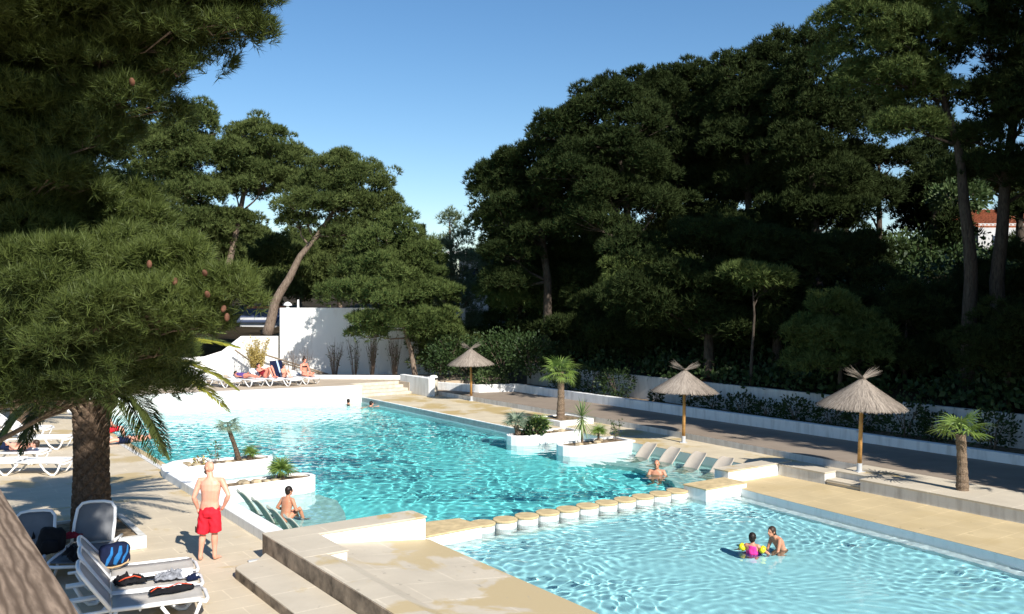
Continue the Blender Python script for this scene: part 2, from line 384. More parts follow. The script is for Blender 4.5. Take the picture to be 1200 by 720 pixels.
nd = pc + [(3.5, 19.9), (15.68, 19.9), (15.68, 17.9)]
struct(MB().prism(uvp(*nd), None, -.08).build('near_deck', 'tan'))

# water surfaces: real displaced waves, the sun refracts through them
def inpoly(X, Y, poly):
    c = np.zeros(X.shape, bool); n = len(poly)
    for i in range(n):
        x0, y0 = poly[i]; x1, y1 = poly[(i + 1) % n]
        cond = ((y0 > Y) != (y1 > Y)) & (X < (x1 - x0) * (Y - y0) / (y1 - y0 + 1e-12) + x0); c ^= cond
    return c
def water(name, poly, step, mat, slope, seed, Ls):
    us = [p[0] for p in poly]; vs = [p[1] for p in poly]
    a = np.arange(min(us), max(us) + step, step); b = np.arange(min(vs), max(vs) + step, step)
    A, B = np.meshgrid(a, b, indexing='ij'); Z = np.zeros_like(A); r = np.random.default_rng(seed)
    n = 46; A2 = A + .25 * np.sin(B * .9 + 1) + .12 * np.sin(A * 2.1 + B * 1.3); B2 = B + .25 * np.sin(A * .8) + .1 * np.sin(B * 2.3 - A)
    for i in range(n):
        L = math.exp(r.uniform(math.log(Ls[0]), math.log(Ls[1]))); t = r.uniform(0, 2 * PI); k = 2 * PI / L
        Z += slope / k * math.sqrt(2 / n) * np.sin(k * (A2 * math.cos(t) + B2 * math.sin(t)) + r.uniform(0, 6.3))
    gust = .72 + .48 * np.sin(A * .35 + B * .2 + seed) * np.sin(B * .45 - A * .13)
    Z = Z * gust + WZ
    V = np.stack([A * UX + B * VX, A * UY + B * VY, Z], -1).reshape(-1, 3)
    I = np.arange(A.size).reshape(A.shape)
    ca = (A[:-1, :-1] + step / 2); cb = (B[:-1, :-1] + step / 2); m = inpoly(ca, cb, poly)
    F = np.stack([I[:-1, :-1][m], I[1:, :-1][m], I[1:, 1:][m], I[:-1, 1:][m]], -1)
    F = F[:, ::-1]
    used = np.unique(F); rm = -np.ones(len(V), int); rm[used] = np.arange(len(used))
    o = fastmesh(name, V[used], rm[F], mat, smooth=True); o.cycles.is_caustics_caster = True
    return struct(o)
water('pool_water', [(15.55, 6.15), (24.85, 6.15), (24.85, 6.55), (41.0, 6.55), (39.0, 18.74), (25.05, 18.74), (25.05, 20.1), (15.7, 20.1), (15.7, 17.8), (15.95, 17.8), (15.95, 8.6), (15.55, 8.6)], .03, 'watermain', .078, 3, (.17, .7))
water('paddling_water', [(15.95, 8.68), (3.45, 8.68), (3.45, 16.1)] + [(u, v + .06) for u, v in pc[::-1]] + [(15.95, 17.8)], .022, 'waterpad', .10, 8, (.15, .52))

# platform, step, beam, ramp
def base(u, v, z=0): return P(u, v, z)
mb = MB()
def rampz(x, y):
    v = x * VX + y * VY
    return max(.47 - max(0, (v - 5.9)) * .165, .006) if v < 8.7 else .006
pl = [(15.2, 5.63), (15.2, 5.9), (15.2, 7), (15.2, 8.735), (3.5, 8.735), (3.5, 7), (3.5, 5.9), (3.5, 5.63)]
pts = uvp((15.2, 5.63), (15.2, 5.9), (3.5, 5.9), (3.5, 5.63)); mb.prism(pts, -.0, .47)
q = [P(15.2, 5.9, .47), P(15.2, 6.04, .468), P(15.2, 6.44, .28), P(15.2, 8.735, .01), P(3.5, 8.735, .01), P(3.5, 6.44, .28), P(3.5, 6.04, .468), P(3.5, 5.9, .47)]
mb.add(q, [(7, 6, 1, 0), (6, 5, 2, 1), (5, 4, 3, 2)])
struct(mb.build('sloping_platform', 'step'))
mb = MB(); ubox(mb, 3.5, 15.76, 5.615, 5.63, 0, .46); struct(mb.build('platform_riser', 'riser'))
mb = MB(); mb.prism(uvp((3.5, 4.87), (14.95, 4.87), (15.08, 4.92), (15.16, 5.05), (15.2, 5.3), (15.6, 5.61), (3.5, 5.61)), 0, .168)
o = struct(mb.build('low_step', 'step', bevel=.012))
mb = MB(); mb.prism(uvp((3.5, 4.862), (14.95, 4.862), (15.09, 4.912), (15.17, 5.05), (15.13, 5.05), (14.95, 4.90), (3.5, 4.89)), 0, .15); struct(mb.build('step_riser', 'riser'))
# low beam wall: tan top, white side
b0 = base(15.5, 7.2)
t = thing('low_wall', 'L-shaped low white wall with beige stone top between the two pools, left side', 'wall', b0)
def loc(mb, b): mb.v = [(x - b[0], y - b[1], z - b[2]) for x, y, z in mb.v]; return mb
mb = MB(); mb.prism(uvp((15.78, 5.64), (15.78, 8.66), (15.2, 8.66), (15.2, 6.42), (13.92, 6.42), (13.92, 5.8), (15.2, 5.8), (15.2, 5.64)), -.6, .44); loc(mb, b0).build('wall_body', 'white', t, bevel=.01)
mb = MB(); mb.prism(uvp((15.80, 5.62), (15.80, 8.6), (15.72, 8.68), (15.18, 8.68), (15.18, 6.44), (13.9, 6.44), (13.9, 5.635)), .44, .474); loc(mb, b0).build('stone_top', 'ledge', t, bevel=.01)
b0 = base(16, 9.5)
t = thing('low_plinth', 'low white plinth with wet tan top joining the beige wall to the stepping stones', 'plinth', b0)
mb = MB(); mb.prism(uvp((16.4, 8.74), (16.4, 9.5), (16.3, 10.1), (15.5, 10.17), (15.45, 8.74)), -.7, -.03); caus(loc(mb, b0).build('plinth_body', 'white', t, bevel=.02))
mb = MB(); mb.prism(uvp((16.42, 8.74), (16.42, 9.5), (16.3, 10.12), (15.49, 10.19), (15.43, 8.74)), -.03, .008); loc(mb, b0).build('stone_top', 'capstone', t, bevel=.01)
# stepping stones
ords = ['first', 'second', 'third', 'fourth', 'fifth', 'sixth', 'seventh', 'eighth', 'ninth', 'tenth', 'eleventh']
first = None
for i in range(11):
    u, v = 15.98 - i * .01, 10.5 + i * .572
    if first is None:
        t = thing('stepping_stone', '', 'stepping stone', P(u, v, -.6), 0, 'round stepping stones between the pools'); first = t
        caus(MB().lathe([(.255, -.1), (.255, .475)], 28).build('column', 'planterwhite', t, smooth=False))
        MB().lathe([(.26, .475), (.272, .485), (.272, .515), (.26, .53)], 28).build('tan_cap', 'capstone', t, bevel=.006)
    else: t = copy_tree(first); t.location = P(u, v, -.6)
    t['label'] = '%s round tan-topped stepping stone counted from the beige plinth on the left' % ords[i] if i < 10 else 'last round tan-topped stepping stone, beside the right white block'
# right blocks
b0 = base(15.5, 17)
t = thing('low_plinth', 'low white block with wet tan top at the right end of the stepping stones', 'plinth', b0)
mb = MB(); mb.prism(uvp((15.84, 16.42), (15.84, 17.9), (15.1, 17.9), (15.1, 16.42)), -1.2, .03); caus(loc(mb, b0).build('plinth_body', 'white', t, bevel=.01))
mb = MB(); mb.prism(uvp((15.86, 16.4), (15.86, 17.9), (15.08, 17.88), (15.08, 16.4)), .03, .062); loc(mb, b0).build('stone_top', 'capstone', t, bevel=.008)
b0 = base(16, 19)
t = thing('low_wall', 'low white wall with pale stone top beside the beige water seats', 'wall', b0)
mb = MB(); mb.prism(uvp((16.15, 17.88), (16.15, 20.4), (15.68, 20.4), (15.68, 17.88)), -1.2, .22); caus(loc(mb, b0).build('wall_body', 'white', t, bevel=.01))
mb = MB(); mb.prism(uvp((16.17, 17.86), (16.17, 20.42), (15.66, 20.42), (15.66, 17.86)), .22, .252); loc(mb, b0).build('stone_top', 'ledge', t, bevel=.008)
# ledge along near deck, with the notch steps
b0 = base(10, 20.5)
t = thing('low_wall', 'long low white-faced ledge carrying the right umbrella and palm, above the tan deck', 'wall', b0)
prom_line = lambda u: 21.57 + (u - 10) * .0235
mb = MB()
mb.prism(uvp((15.66, 19.87), (15.66, 20.4), (14.4, 20.4), (14.22, 20.4), (14.22, 19.87)), -.2, .19)
mb.prism(uvp((14.22, 20.35), (14.22, prom_line(14.2)), (13.18, prom_line(13.2)), (13.18, 20.35)), -.2, .19)
mb.prism(uvp((13.18, 19.85), (13.18, prom_line(13.2)), (3.5, prom_line(3.5)), (3.5, 19.75)), -.2, .19)
loc(mb, b0).build('wall_body', 'white2', t)
mb = MB()
mb.prism(uvp((15.66, 19.85), (15.66, 20.42), (14.24, 20.42), (14.24, prom_line(14.2)), (13.16, prom_line(13.2)), (3.5, prom_line(3.5)), (3.5, 19.73), (13.2, 19.83), (13.2, 20.33), (14.2, 20.33), (14.2, 19.85)), .19, .222)
loc(mb, b0).build('stone_top', 'ledge', t, bevel=.006)
mb = MB(); mb.prism(uvp((14.19, 19.9), (14.19, 20.32), (13.21, 20.32), (13.21, 19.9)), -.2, .05); loc(mb, b0).build('notch_step', 'ledge', t, bevel=.006)
# promenade
pr = [(38.6, 22.2), (24, 22.2), (16.3, 21.72), (10, 21.57), (-8, 21.15), (-8, 25.1), (38.6, 25.1)]
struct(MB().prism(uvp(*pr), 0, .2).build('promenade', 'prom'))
mb = MB(); mb.prism(uvp((38.5, 22.185), (24, 22.185), (16.3, 21.705), (10, 21.555), (-8, 21.13), (-8, 21.15), (10, 21.575), (16.3, 21.725), (24, 22.205), (38.5, 22.205)), 0, .19); struct(mb.build('promenade_riser', 'white2'))
# promenade kerb walls
b0 = base(20, 25.2)
mb = MB(); ubox(mb, -8, 16.8, 25.1, 25.36, 0, .47); ubox(mb, 16.8, 35.6, 25.1, 25.36, 0, .56)
mb.prism(uvp((35.6, 25.36), (36.2, 23.45), (35.95, 23.4), (35.35, 25.1)), 0, .56); mb.prism(uvp((36.2, 23.45), (38.8, 22.6), (38.7, 22.35), (35.95, 23.4)), 0, .56)
single(mb, 'planter_kerb', 'white', b0, 'long low white kerb wall along the dark promenade edge', 'wall', bevel=.01)
b0 = base(20, 26.7)
mb = MB(); ubox(mb, -8, 36.5, 26.65, 26.85, -.2, 1.38)
single(mb, 'retaining_wall', 'white2', b0, 'weathered pale retaining wall behind the dark shrubs, below the pine wood', 'wall')
struct(MB().prism(uvp((-8, 25.36), (36.5, 25.36), (36.5, 26.65), (-8, 26.65)), 0, .4).build('planting_bed', 'soil'))
# far sun deck with steps
mb = MB(); FE = lambda v: 38.95 + (18.68 - v) * .16
mb.prism(uvp((FE(0), 0), (FE(18.66), 18.66), (40.3, 18.7), (40.3, 21.2), (39.2, 21.4), (38, 26.6), (60, 26.6), (60, 0)), 0, .55)
struct(mb.build('sun_deck', 'fardeck'))
mb = MB(); a, b = (FE(6.3) - .012, 6.3), (FE(18.7) - .012, 18.7)
mb.prism(uvp(a, b, (b[0] + .4, b[1]), (a[0] + .4, a[1])), -1.4, .50)
mb.prism(uvp((FE(6.3) + .388, 6.3), (FE(18.7) + .388, 18.7), (FE(18.7) - .03, 18.72), (FE(6.3) - .03, 6.3)), .50, .558)
caus(single(mb, 'pool_end_wall', 'bigwall', base(39, 15), 'tall white wall at the far end of the large pool below the sun deck', 'wall', bevel=.01))
b0 = base(39.5, 20)
t = thing('stairs', 'wide cream stone steps rising from the poolside to the far sun deck', 'stairs', b0)
for i in range(4):
    mb = MB(); ubox(mb, 38.95 + i * .36, 40.4, 18.71, 21.4, .004 + i * .137, .137 * (i + 1) + .004); loc(mb, b0).build('step', 'cream', t, bevel=.012)
mb = MB(); mb.prism(uvp((37.3, 21.42), (40.2, 21.42), (40.2, 21.7), (37.2, 21.7)), 0, .88)
single(mb, 'cheek_wall', 'white', base(38, 21.5), 'short white wall closing the right side of the cream steps', 'wall', bevel=.02)
mb = MB(); mb.prism([(-13.2, 46.4), (-5., 45.9), (-4.2, 45.2), (-4., 45.5), (-5., 46.2), (-13.2, 46.7)], .5, .74)
single(mb, 'deck_kerb', 'white', (-9, 46, .55), 'low white kerb at the back of the sun deck under the big wall', 'wall', bevel=.01)
# big white wall
mb = MB(); W = 49.
def X(px, d=W): return (px - 600) / 1050 * d
def Z(py, d=W): return H0 - (py - 350) / 1050 * d
mb.add([(X(328), W, .5), (X(545), W, .5), (X(545), W, Z(361)), (X(328), W, Z(361)), (X(328), W + .35, .5), (X(545), W + .35, .5), (X(545), W + .35, Z(361)), (X(328), W + .35, Z(361))],
       [(0, 1, 2, 3), (7, 6, 5, 4), (3, 2, 6, 7), (0, 3, 7, 4), (1, 5, 6, 2)])
single(mb, 'boundary_wall', 'bigwall', (X(430), W, .5), 'tall white rendered wall behind the sun deck, mottled by tree shade', 'wall')
mb = MB(); a = [(X(150), .5), (X(326), .5), (X(326), Z(394)), (X(284), Z(394)), (X(262), Z(411)), (X(240), Z(418)), (X(150), Z(420))]
n = len(a); mb.add([(x, W - .3, z) for x, z in a] + [(x, W + .05, z) for x, z in a], [tuple(range(n)), tuple(range(n, 2 * n))[::-1]] + [(i, i + n, (i + 1) % n + n, (i + 1) % n) for i in range(n)])
single(mb, 'boundary_wall', 'bigwall', (X(290), W, .5), 'lower white wall dropping to the left behind the sunbathers', 'wall')
# handrails in front of the wall
for k, (x0, y0, x1, y1, lab) in enumerate([(311, 416, 388, 440, 'long brown wooden handrail sloping down along the white wall'), (330, 425, 385, 441, 'second, lower brown handrail sloping down the white wall'), (275, 410, 297, 426, 'short brown handrail on the lower white wall left of the dry bamboo')]):
    d = 48.2; a = D(x0, y0, d); b = D(x1, y1, d)
    mb = MB(); t = thing('handrail', lab, 'handrail', (a[0], a[1], a[2] - .6)); bb = t.location
    A_ = Vector(a) - bb; B_ = Vector(b) - bb
    MB().tube([A_, B_], .045, 8).build('rail', 'rwood', t)
    for q in (.15, .5, .85):
        p_ = A_.lerp(B_, q); MB().tube([p_, (p_.x, p_.y, max(.55 - bb.z, p_.z - .9))], .02, 6).build('post', 'metal', t)

# hills
def hillsheet(name, xs, ys, f, mat):
    V = np.array([(x, y, f(x, y)) for y in ys for x in xs]); I = np.arange(len(V)).reshape(len(ys), len(xs))
    F = np.stack([I[:-1, :-1], I[:-1, 1:], I[1:, 1:], I[1:, :-1]], -1).reshape(-1, 4)
    return struct(fastmesh(name, V, F, mat, smooth=True))
def hz_right(u, v):
    w = max(0, v - 26.8); return 1.2 + .42 * min(w, 14) * .75 + .5 * noise.noise(Vector((u * .2, v * .2, 0))) * min(1, w / 3) + max(0, w - 14) * .06
us = np.linspace(-14, 36.5, 60); vs = np.concatenate([np.linspace(26.8, 45, 30), np.linspace(50, 140, 12)])
V_ = np.array([P(u, v, hz_right(u, v)) for v in vs for u in us]); I = np.arange(len(V_)).reshape(len(vs), len(us))
F_ = np.stack([I[:-1, :-1], I[1:, :-1], I[1:, 1:], I[:-1, 1:]], -1).reshape(-1, 4)
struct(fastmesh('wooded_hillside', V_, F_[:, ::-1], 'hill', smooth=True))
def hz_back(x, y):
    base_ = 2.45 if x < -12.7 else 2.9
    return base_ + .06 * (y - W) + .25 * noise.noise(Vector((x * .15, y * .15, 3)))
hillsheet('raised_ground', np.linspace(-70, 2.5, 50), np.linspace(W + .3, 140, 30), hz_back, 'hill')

# ---------------------------------------------------------------- planters
def stadium(u0, u1, v0, v1, end, n=7, inset=0):
    """rectangle in u,v with the given v end rounded"""
    u0 += inset; u1 -= inset; r = (u1 - u0) / 2; cu = (u0 + u1) / 2
    if end > 0:
        v0 += inset; v1 -= inset
        return [(u0, v0)] + [(cu - r * math.cos(PI * i / n), v1 - r + r * math.sin(PI * i / n)) for i in range(n + 1)] + [(u1, v0)]
    v0 += inset; v1 -= inset
    return [(u1, v1)] + [(cu + r * math.cos(PI * i / n), v0 + r - r * math.sin(PI * i / n)) for i in range(n + 1)] + [(u0, v1)]
planters = [(24.65, 25.65, 6.30, 9.25, 1, .15, 'white rounded planter in the left pool edge, farther one with the leaning palm'), (21.6, 22.55, 6.36, 9.25, 1, .12, 'white rounded planter in the left pool edge, nearer one with the single low fan palm'),
            (24.3, 25.3, 17.35, 20.2, -1, .06, 'white rounded planter at the right pool side, farther one with the two low fan palms'), (21.65, 22.75, 17.5, 20.2, -1, .06, 'white rounded planter beside the beige seats holding the spiky yucca')]
for u0, u1, v0, v1, e, z, lab in planters:
    b0 = P((u0 + u1) / 2, (v0 + v1) / 2, z)
    t = thing('planter', lab, 'planter', b0, 0, 'white planters reaching into the pool')
    mb = MB(); o_, i_ = uvp(*stadium(u0, u1, v0, v1, e)), uvp(*stadium(u0, u1, v0, v1, e, inset=.13))
    mb.prism(o_, -1.4, z, hole=i_); caus(loc(mb, b0).build('planter_wall', 'planterwhite', t, bevel=.012))
    mb = MB(); mb.prism(uvp(*stadium(u0, u1, v0, v1, e, inset=.12)), -.3, z - .05); loc(mb, b0).build('soil', 'soil', t)
    for k in range(9):
        cu = random.uniform(u0 + .25, u1 - .25); cv = random.uniform(v0 + .5, v1 - .5); q = P(cu, cv, z - .02); s_ = random.uniform(.05, .13)
        MB().ell((q[0] - b0[0], q[1] - b0[1], q[2] - b0[2]), (s_ * 1.3, s_, s_ * .6), Matrix.Rotation(random.random() * 3, 3, 'Z'), 8, 5).build('rock', 'stones', t)
b0 = base(20, 6.2)
mb = MB(); mb.prism(uvp((15.8, 6.05), (24.5, 6.05), (25.1, 6.15), (25.7, 6.6), (25.9, 7.4), (25.65, 7.6), (25.4, 6.75), (24.7, 6.75), (24.66, 6.42), (15.8, 6.42)), -.5, .2)
caus(single(mb, 'basin_wall', 'planterwhite', b0, 'long low white wall between the terrace and the left water seats', 'wall', bevel=.015))
b0 = base(26.5, 21)
t = thing('planter', 'low square white planter box around the foot of the tall fan palm', 'planter', b0)
mb = MB(); mb.prism(uvp((25.75, 20.3), (27.4, 20.3), (27.4, 21.9), (25.75, 21.9)), 0, .2, hole=uvp((25.9, 20.45), (27.25, 20.45), (27.25, 21.75), (25.9, 21.75))); loc(mb, b0).build('planter_wall', 'white', t, bevel=.01)
mb = MB(); mb.prism(uvp((25.88, 20.43), (27.27, 20.43), (27.27, 21.77), (25.88, 21.77)), .01, .17); loc(mb, b0).build('soil', 'soil', t)
b0 = P(18.9, 3.4)
t = thing('planter', 'square white kerb planter around the foot of the big date palm', 'planter', b0)
mb = MB(); mb.prism(uvp((17.75, 2.35), (17.75, 4.1), (19.9, 4.1), (19.9, 2.35)), 0, .24, hole=uvp((17.87, 2.47), (17.87, 3.98), (19.78, 3.98), (19.78, 2.47))); loc(mb, b0).build('planter_wall', 'white2', t, bevel=.01)
mb = MB(); mb.prism(uvp((17.86, 2.46), (17.86, 3.99), (19.79, 3.99), (19.79, 2.46)), .01, .2); loc(mb, b0).build('soil', 'soil', t)

# ---------------------------------------------------------------- foliage
def unit(a): return a / (np.linalg.norm(a, axis=-1, keepdims=True) + 1e-9)
def needles(Pt, Dr, length, width, k, spread=.6, jitter=0.):
    """k thin triangles radiating from each point round direction Dr"""
    n = len(Pt); p = np.repeat(Pt, k, 0); d = unit(np.repeat(Dr, k, 0) + RNG.normal(0, spread, (n * k, 3)))
    if jitter: p = p + np.repeat(Dr, k, 0) * RNG.uniform(-jitter, jitter, (n * k, 1))
    s = unit(np.cross(d, RNG.normal(0, 1, (n * k, 3)))); L = length * RNG.uniform(.6, 1.15, (n * k, 1)); w = width * RNG.uniform(.7, 1.2, (n * k, 1)) / 2
    V = np.stack([p - s * w, p + s * w, p + d * L], 1).reshape(-1, 3)
    return V, np.arange(len(V)).reshape(-1, 3)
def crown_points(masses, dens, sub=.42, flat=.78, under=.35):
    """points and directions of needle tufts: every mass -> domed sub-clumps -> tufts"""
    PT, DR, CL = [], [], []
    for (c, r) in masses:
        c = np.array(c); r = np.array(r, float); area = 4 * PI * (((r[0] * r[1]) ** 1.6 + (r[0] * r[2]) ** 1.6 + (r[1] * r[2]) ** 1.6) / 3) ** (1 / 1.6)
        sr = sub * min(r[0], r[1]) ** .6
        m = max(7, int(area / (sr * sr * 1.7)))
        d = unit(RNG.normal(0, 1, (m, 3))); d[:, 2] = np.where(d[:, 2] < -.45, -d[:, 2], d[:, 2])
        cc = c + d * r * np.where(RNG.random((m, 1)) < .8, RNG.uniform(.5, 1.0, (m, 1)), RNG.uniform(1., 1.32, (m, 1))); CL.append(cc)
        for q, dd in zip(cc, d):
            s = sr * RNG.choice([.5, .7, .9, 1.15, 1.35]) * RNG.uniform(.9, 1.1); nt_ = int(dens * s * s * 7)
            e = unit(RNG.normal(0, 1, (nt_, 3)) + dd * .5 + np.array([0, 0, .35]))
            e[:, 2] = np.where((e[:, 2] < -.2) & (RNG.random(nt_) > under), -e[:, 2], e[:, 2])
            rr = s * RNG.uniform(.45, 1., (nt_, 1)) ** .5
            PT.append(q + e * rr * np.array([1.12, 1.12, flat])); DR.append(unit(e * RNG.uniform(.5, 1) + np.array([0, 0, .55])))
    return np.concatenate(PT), np.concatenate(DR), np.concatenate(CL)
TREE_N = [0]
def pine(label, trunk, masses, mat, dens=26, nl=.26, nw=.045, k=7, r0=.28, group=None, sub=.36, extra=None, name='pine_tree', cat='tree', twigs=True, flat_=.8, spr=.6, jit=.0, bark='bark'):
    """trunk: list of xyz; masses: (xyz, (rx,ry,rz))"""
    b = Vector(trunk[0]); t = thing(name, label, cat, b, 0, group)
    n = len(trunk); tp = [Vector(p) - b for p in trunk]
    # wobble between the given points
    pts = []; rad = []
    for i in range(n - 1):
        for q in range(4):
            f = q / 4; p = tp[i].lerp(tp[i + 1], f); L = (tp[i + 1] - tp[i]).length
            p += Vector((noise.noise(Vector((i + f, TREE_N[0], 0))), noise.noise(Vector((i + f, TREE_N[0], 9))), 0)) * .12 * min(1, L / 3)
            pts.append(p); rad.append(r0 * (1 - .72 * (i + f) / (n - 1)) * (1.25 if i + f == 0 else 1))
    pts.append(tp[-1]); rad.append(r0 * .25); TREE_N[0] += 1
    MB().tube(pts, rad, 10).build('trunk', bark, t, smooth=True)
    bl = np.array(b); ms = [(np.array(c) - bl, r) for c, r in masses]
    PT, DR, CL = crown_points(ms, dens, sub, flat_)
    V, F = needles(PT, DR, nl, nw, k, spr, jit)
    if extra is not None: V2, F2 = extra(PT, DR); F = np.concatenate([F, F2 + len(V)]); V = np.concatenate([V, V2])
    fastmesh('crown', V, F, mat, t)
    for c, r in ms:
        cv = Vector(c); top = [p for p in pts[len(pts) // 3:]]
        a = min(top, key=lambda p: (p - (cv - Vector((0, 0, max(r) * .9)))).length)
        i = pts.index(a); mid = a.lerp(cv, .5) + Vector((random.uniform(-.2, .2), random.uniform(-.2, .2), -.12 * (cv - a).length + .1))
        mb = MB(); rb = max(.03, rad[i] * (.22 if mat == 'needN' else .45)); end = cv - Vector((0, 0, r[2] * .1))
        mb.tube([a, a.lerp(mid, .6), mid, mid.lerp(end, .6), end], [rb, rb * .8, rb * .65, rb * .45, rb * .3], 7)
        if twigs:
            cl = [q for q in CL if np.linalg.norm((q - c) / np.array(r)) < 1.15]
            for q in cl[:12]:
                q = Vector(q); st = mid.lerp(end, random.uniform(.2, 1)); mb.tube([st, st.lerp(q, .5) - Vector((0, 0, .06)), q], [rb * .32, rb * .22, .008], 5)
        mb.build('branch', bark, t, smooth=True)
    return t
def mass(px, py, rx, ry, d, deep=1.0):
    s = d / 1050; return (D(px, py, d), (rx * s, rx * s * deep, ry * s))

# near pine at the left of the balcony
d0 = 7.6
nm = [(-40, 10, 110, 90, 0), (60, 20, 110, 60, .3), (150, 10, 85, 48, .2), (225, 5, 62, 42, 0), (285, -5, 36, 32, -.1), (262, 36, 42, 22, .1), (190, 55, 50, 24, .0), (215, 78, 18, 12, 0), (40, 90, 95, 50, .4), (130, 85, 60, 32, .3),
      (150, 122, 44, 22, .2), (60, 150, 75, 36, .5), (-20, 170, 70, 55, .3), (100, 172, 50, 26, .2), (20, 200, 60, 38, .4), (80, 215, 40, 22, .1), (-30, 250, 70, 50, .6), (15, 250, 50, 25, .2), (60, 290, 70, 34, .5), (-20, 330, 70, 60, .5), (40, 340, 70, 44, 0), (120, 320, 62, 34, .2), (175, 318, 48, 28, .1), (215, 345, 42, 26, 0),
      (262, 345, 30, 22, -.1), (226, 378, 34, 24, 0), (160, 370, 64, 36, -.2), (95, 385, 72, 38, 0), (20, 400, 70, 46, .2), (172, 414, 40, 20, .2), (105, 430, 76, 28, .4), (50, 440, 80, 28, .5), (215, 300, 20, 12, 0), (150, 285, 26, 14, .3), (150, 245, 36, 26, .8), (60, 262, 80, 44, .9), (110, 268, 60, 34, .8), (170, 262, 24, 14, .7), (20, 225, 60, 30, .7),
      (30, 448, 80, 24, .8), (115, 452, 78, 18, .9), (155, 442, 38, 18, .7), (70, 415, 90, 36, 1.0), (160, 412, 60, 30, .9)]
nms = [mass(x, y, rx, ry, d0 + dz, 1.15) for x, y, rx, ry, dz in nm]
nms += [((-2.9, 7.6, 8.75), (1.1, 1.0, .55)), ((-4.2, 8.2, 8.6), (1.1, 1.1, .6)), ((-5.6, 8.4, 8.7), (1.1, 1.1, .6)), ((-3.5, 6.3, 8.5), (1.0, 1.0, .5)), ((-5., 6.6, 8.0), (1.1, .9, .5)), ((-4.2, 4.7, 7.7), (.9, .8, .45)), ((-2.9, 4.9, 7.7), (.7, .6, .35)), ((-3.2, 3.5, 7.3), (.8, .7, .4)), ((-6.2, 6.2, 7.5), (1, 1, .6)), ((-6.8, 7.4, 8.6), (1, 1, .6)), ((-3.6, 5.6, 7.6), (.7, .6, .3)), ((-2.0, 5.9, 8.6), (.7, .6, .35))]  # branches above view, added to shade the lower crown and terrace
tb = (-6.6, 8.3, 0)
def shoot_extra(PT, DR): return needles(PT[::3], DR[::3], .16, .012, 8, .5)
pine('tall pine close on the left, its needled branches overhanging the terrace', [tb, (-6.2, 8.3, 2.5), (-6.0, 8.2, 5), (-5.7, 8.1, 7), (-5.2, 8.1, 9.6)], nms, 'needN', dens=230, nl=.10, nw=.0066, k=19, r0=.24, sub=.24, flat_=.72, spr=.62, jit=.04)
near = bpy.context.scene.objects[-1]
# cones on the near pine
pt = [o for o in S.objects if o.get('label', '').startswith('tall pine close')][0]
for q in ((175, 310), (243, 345), (262, 362), (266, 372), (155, 96), (240, 320), (205, 330)):
    p = Vector(D(*q, d0 - .45)) - pt.location; MB().ell(p, (.022, .022, .035), Matrix.Rotation(random.uniform(-1, 1), 3, 'X'), 8, 6).build('pine_cone', 'cone', pt, smooth=True)

GB = 'pines behind the white wall'
def ms(d, *L, deep=1.0): return [mass(x, y, rx, ry, d + (e[0] if e else 0), deep) for x, y, rx, ry, *e in L]
pine('pine with rounded tall crown behind the wall, partly hidden by the near pine', [(X(205, 54), 54, 2.7), D(212, 300, 54), D(222, 210, 54), D(226, 165, 54)], ms(54, (226, 150, 34, 22), (205, 178, 36, 24), (240, 190, 34, 24), (190, 215, 36, 24), (228, 230, 38, 22), (165, 180, 34, 34), (150, 240, 40, 34), (185, 270, 46, 26), (240, 268, 30, 18)), 'needB', group=GB)
pine('domed pine crown between the hidden pine and the leaning pine, behind the wall', [(X(262, 56), 56, 2.8), D(268, 310, 56), D(285, 230, 56), D(306, 185, 56)], ms(56, (306, 165, 34, 20), (285, 190, 36, 20), (336, 192, 32, 22), (312, 215, 44, 20), (275, 222, 30, 16), (345, 222, 26, 16), (262, 262, 34, 14), (240, 290, 40, 20)), 'needB', group=GB)
pine('leaning pine with bare slanting grey trunk above the lower white wall', [(X(313, 51.5), 51.5, 2.6), D(322, 355, 51.5), D(338, 328, 51.5), D(352, 300, 51.5), D(372, 276, 51.5), D(398, 235, 51.5)], ms(51.5, (398, 198, 30, 17), (425, 212, 32, 18), (382, 222, 32, 16), (362, 244, 34, 15), (412, 245, 36, 20), (448, 240, 20, 16), (440, 268, 30, 20), (352, 262, 22, 10), (405, 275, 30, 14)), 'needB', r0=.31, group=GB)
pine('wide dark green pine standing before the white wall with a thin bent trunk', [(X(487, 46.5), 46.5, .6), D(480, 405, 46.5), D(470, 370, 46.5), D(458, 320, 46.5), D(452, 275, 46.5)], ms(46.5, (450, 290, 34, 20), (440, 318, 38, 18), (470, 322, 36, 20), (424, 346, 38, 13, -1), (460, 352, 42, 16, -1), (500, 350, 34, 16), (482, 378, 42, 13), (440, 378, 26, 8, -1.5), (432, 392, 22, 6, -1), (505, 385, 30, 14), (488, 300, 26, 18), (465, 262, 18, 14)), 'needL', r0=.14, group=GB)
pine('pale blue-green feathery conifer right of the dark green pine, by the white building', [(X(540, 50), 50, 1.5), D(538, 380, 50), D(530, 320, 50), D(527, 260, 50)], ms(50, (527, 262, 12, 12), (536, 285, 20, 16), (516, 300, 22, 18), (545, 312, 24, 18), (525, 335, 36, 18), (548, 350, 28, 18), (518, 372, 38, 18), (550, 390, 26, 18)), 'needG', dens=11, k=6, r0=.16, group=GB)
pine('low rounded pine in the shade of the hillside left of the far umbrella', [(X(520, 48), 48, .8), D(522, 420, 48), D(524, 400, 48)], ms(48, (520, 400, 34, 16), (545, 418, 28, 16), (510, 425, 22, 14)), 'needB', r0=.12, group=GB)
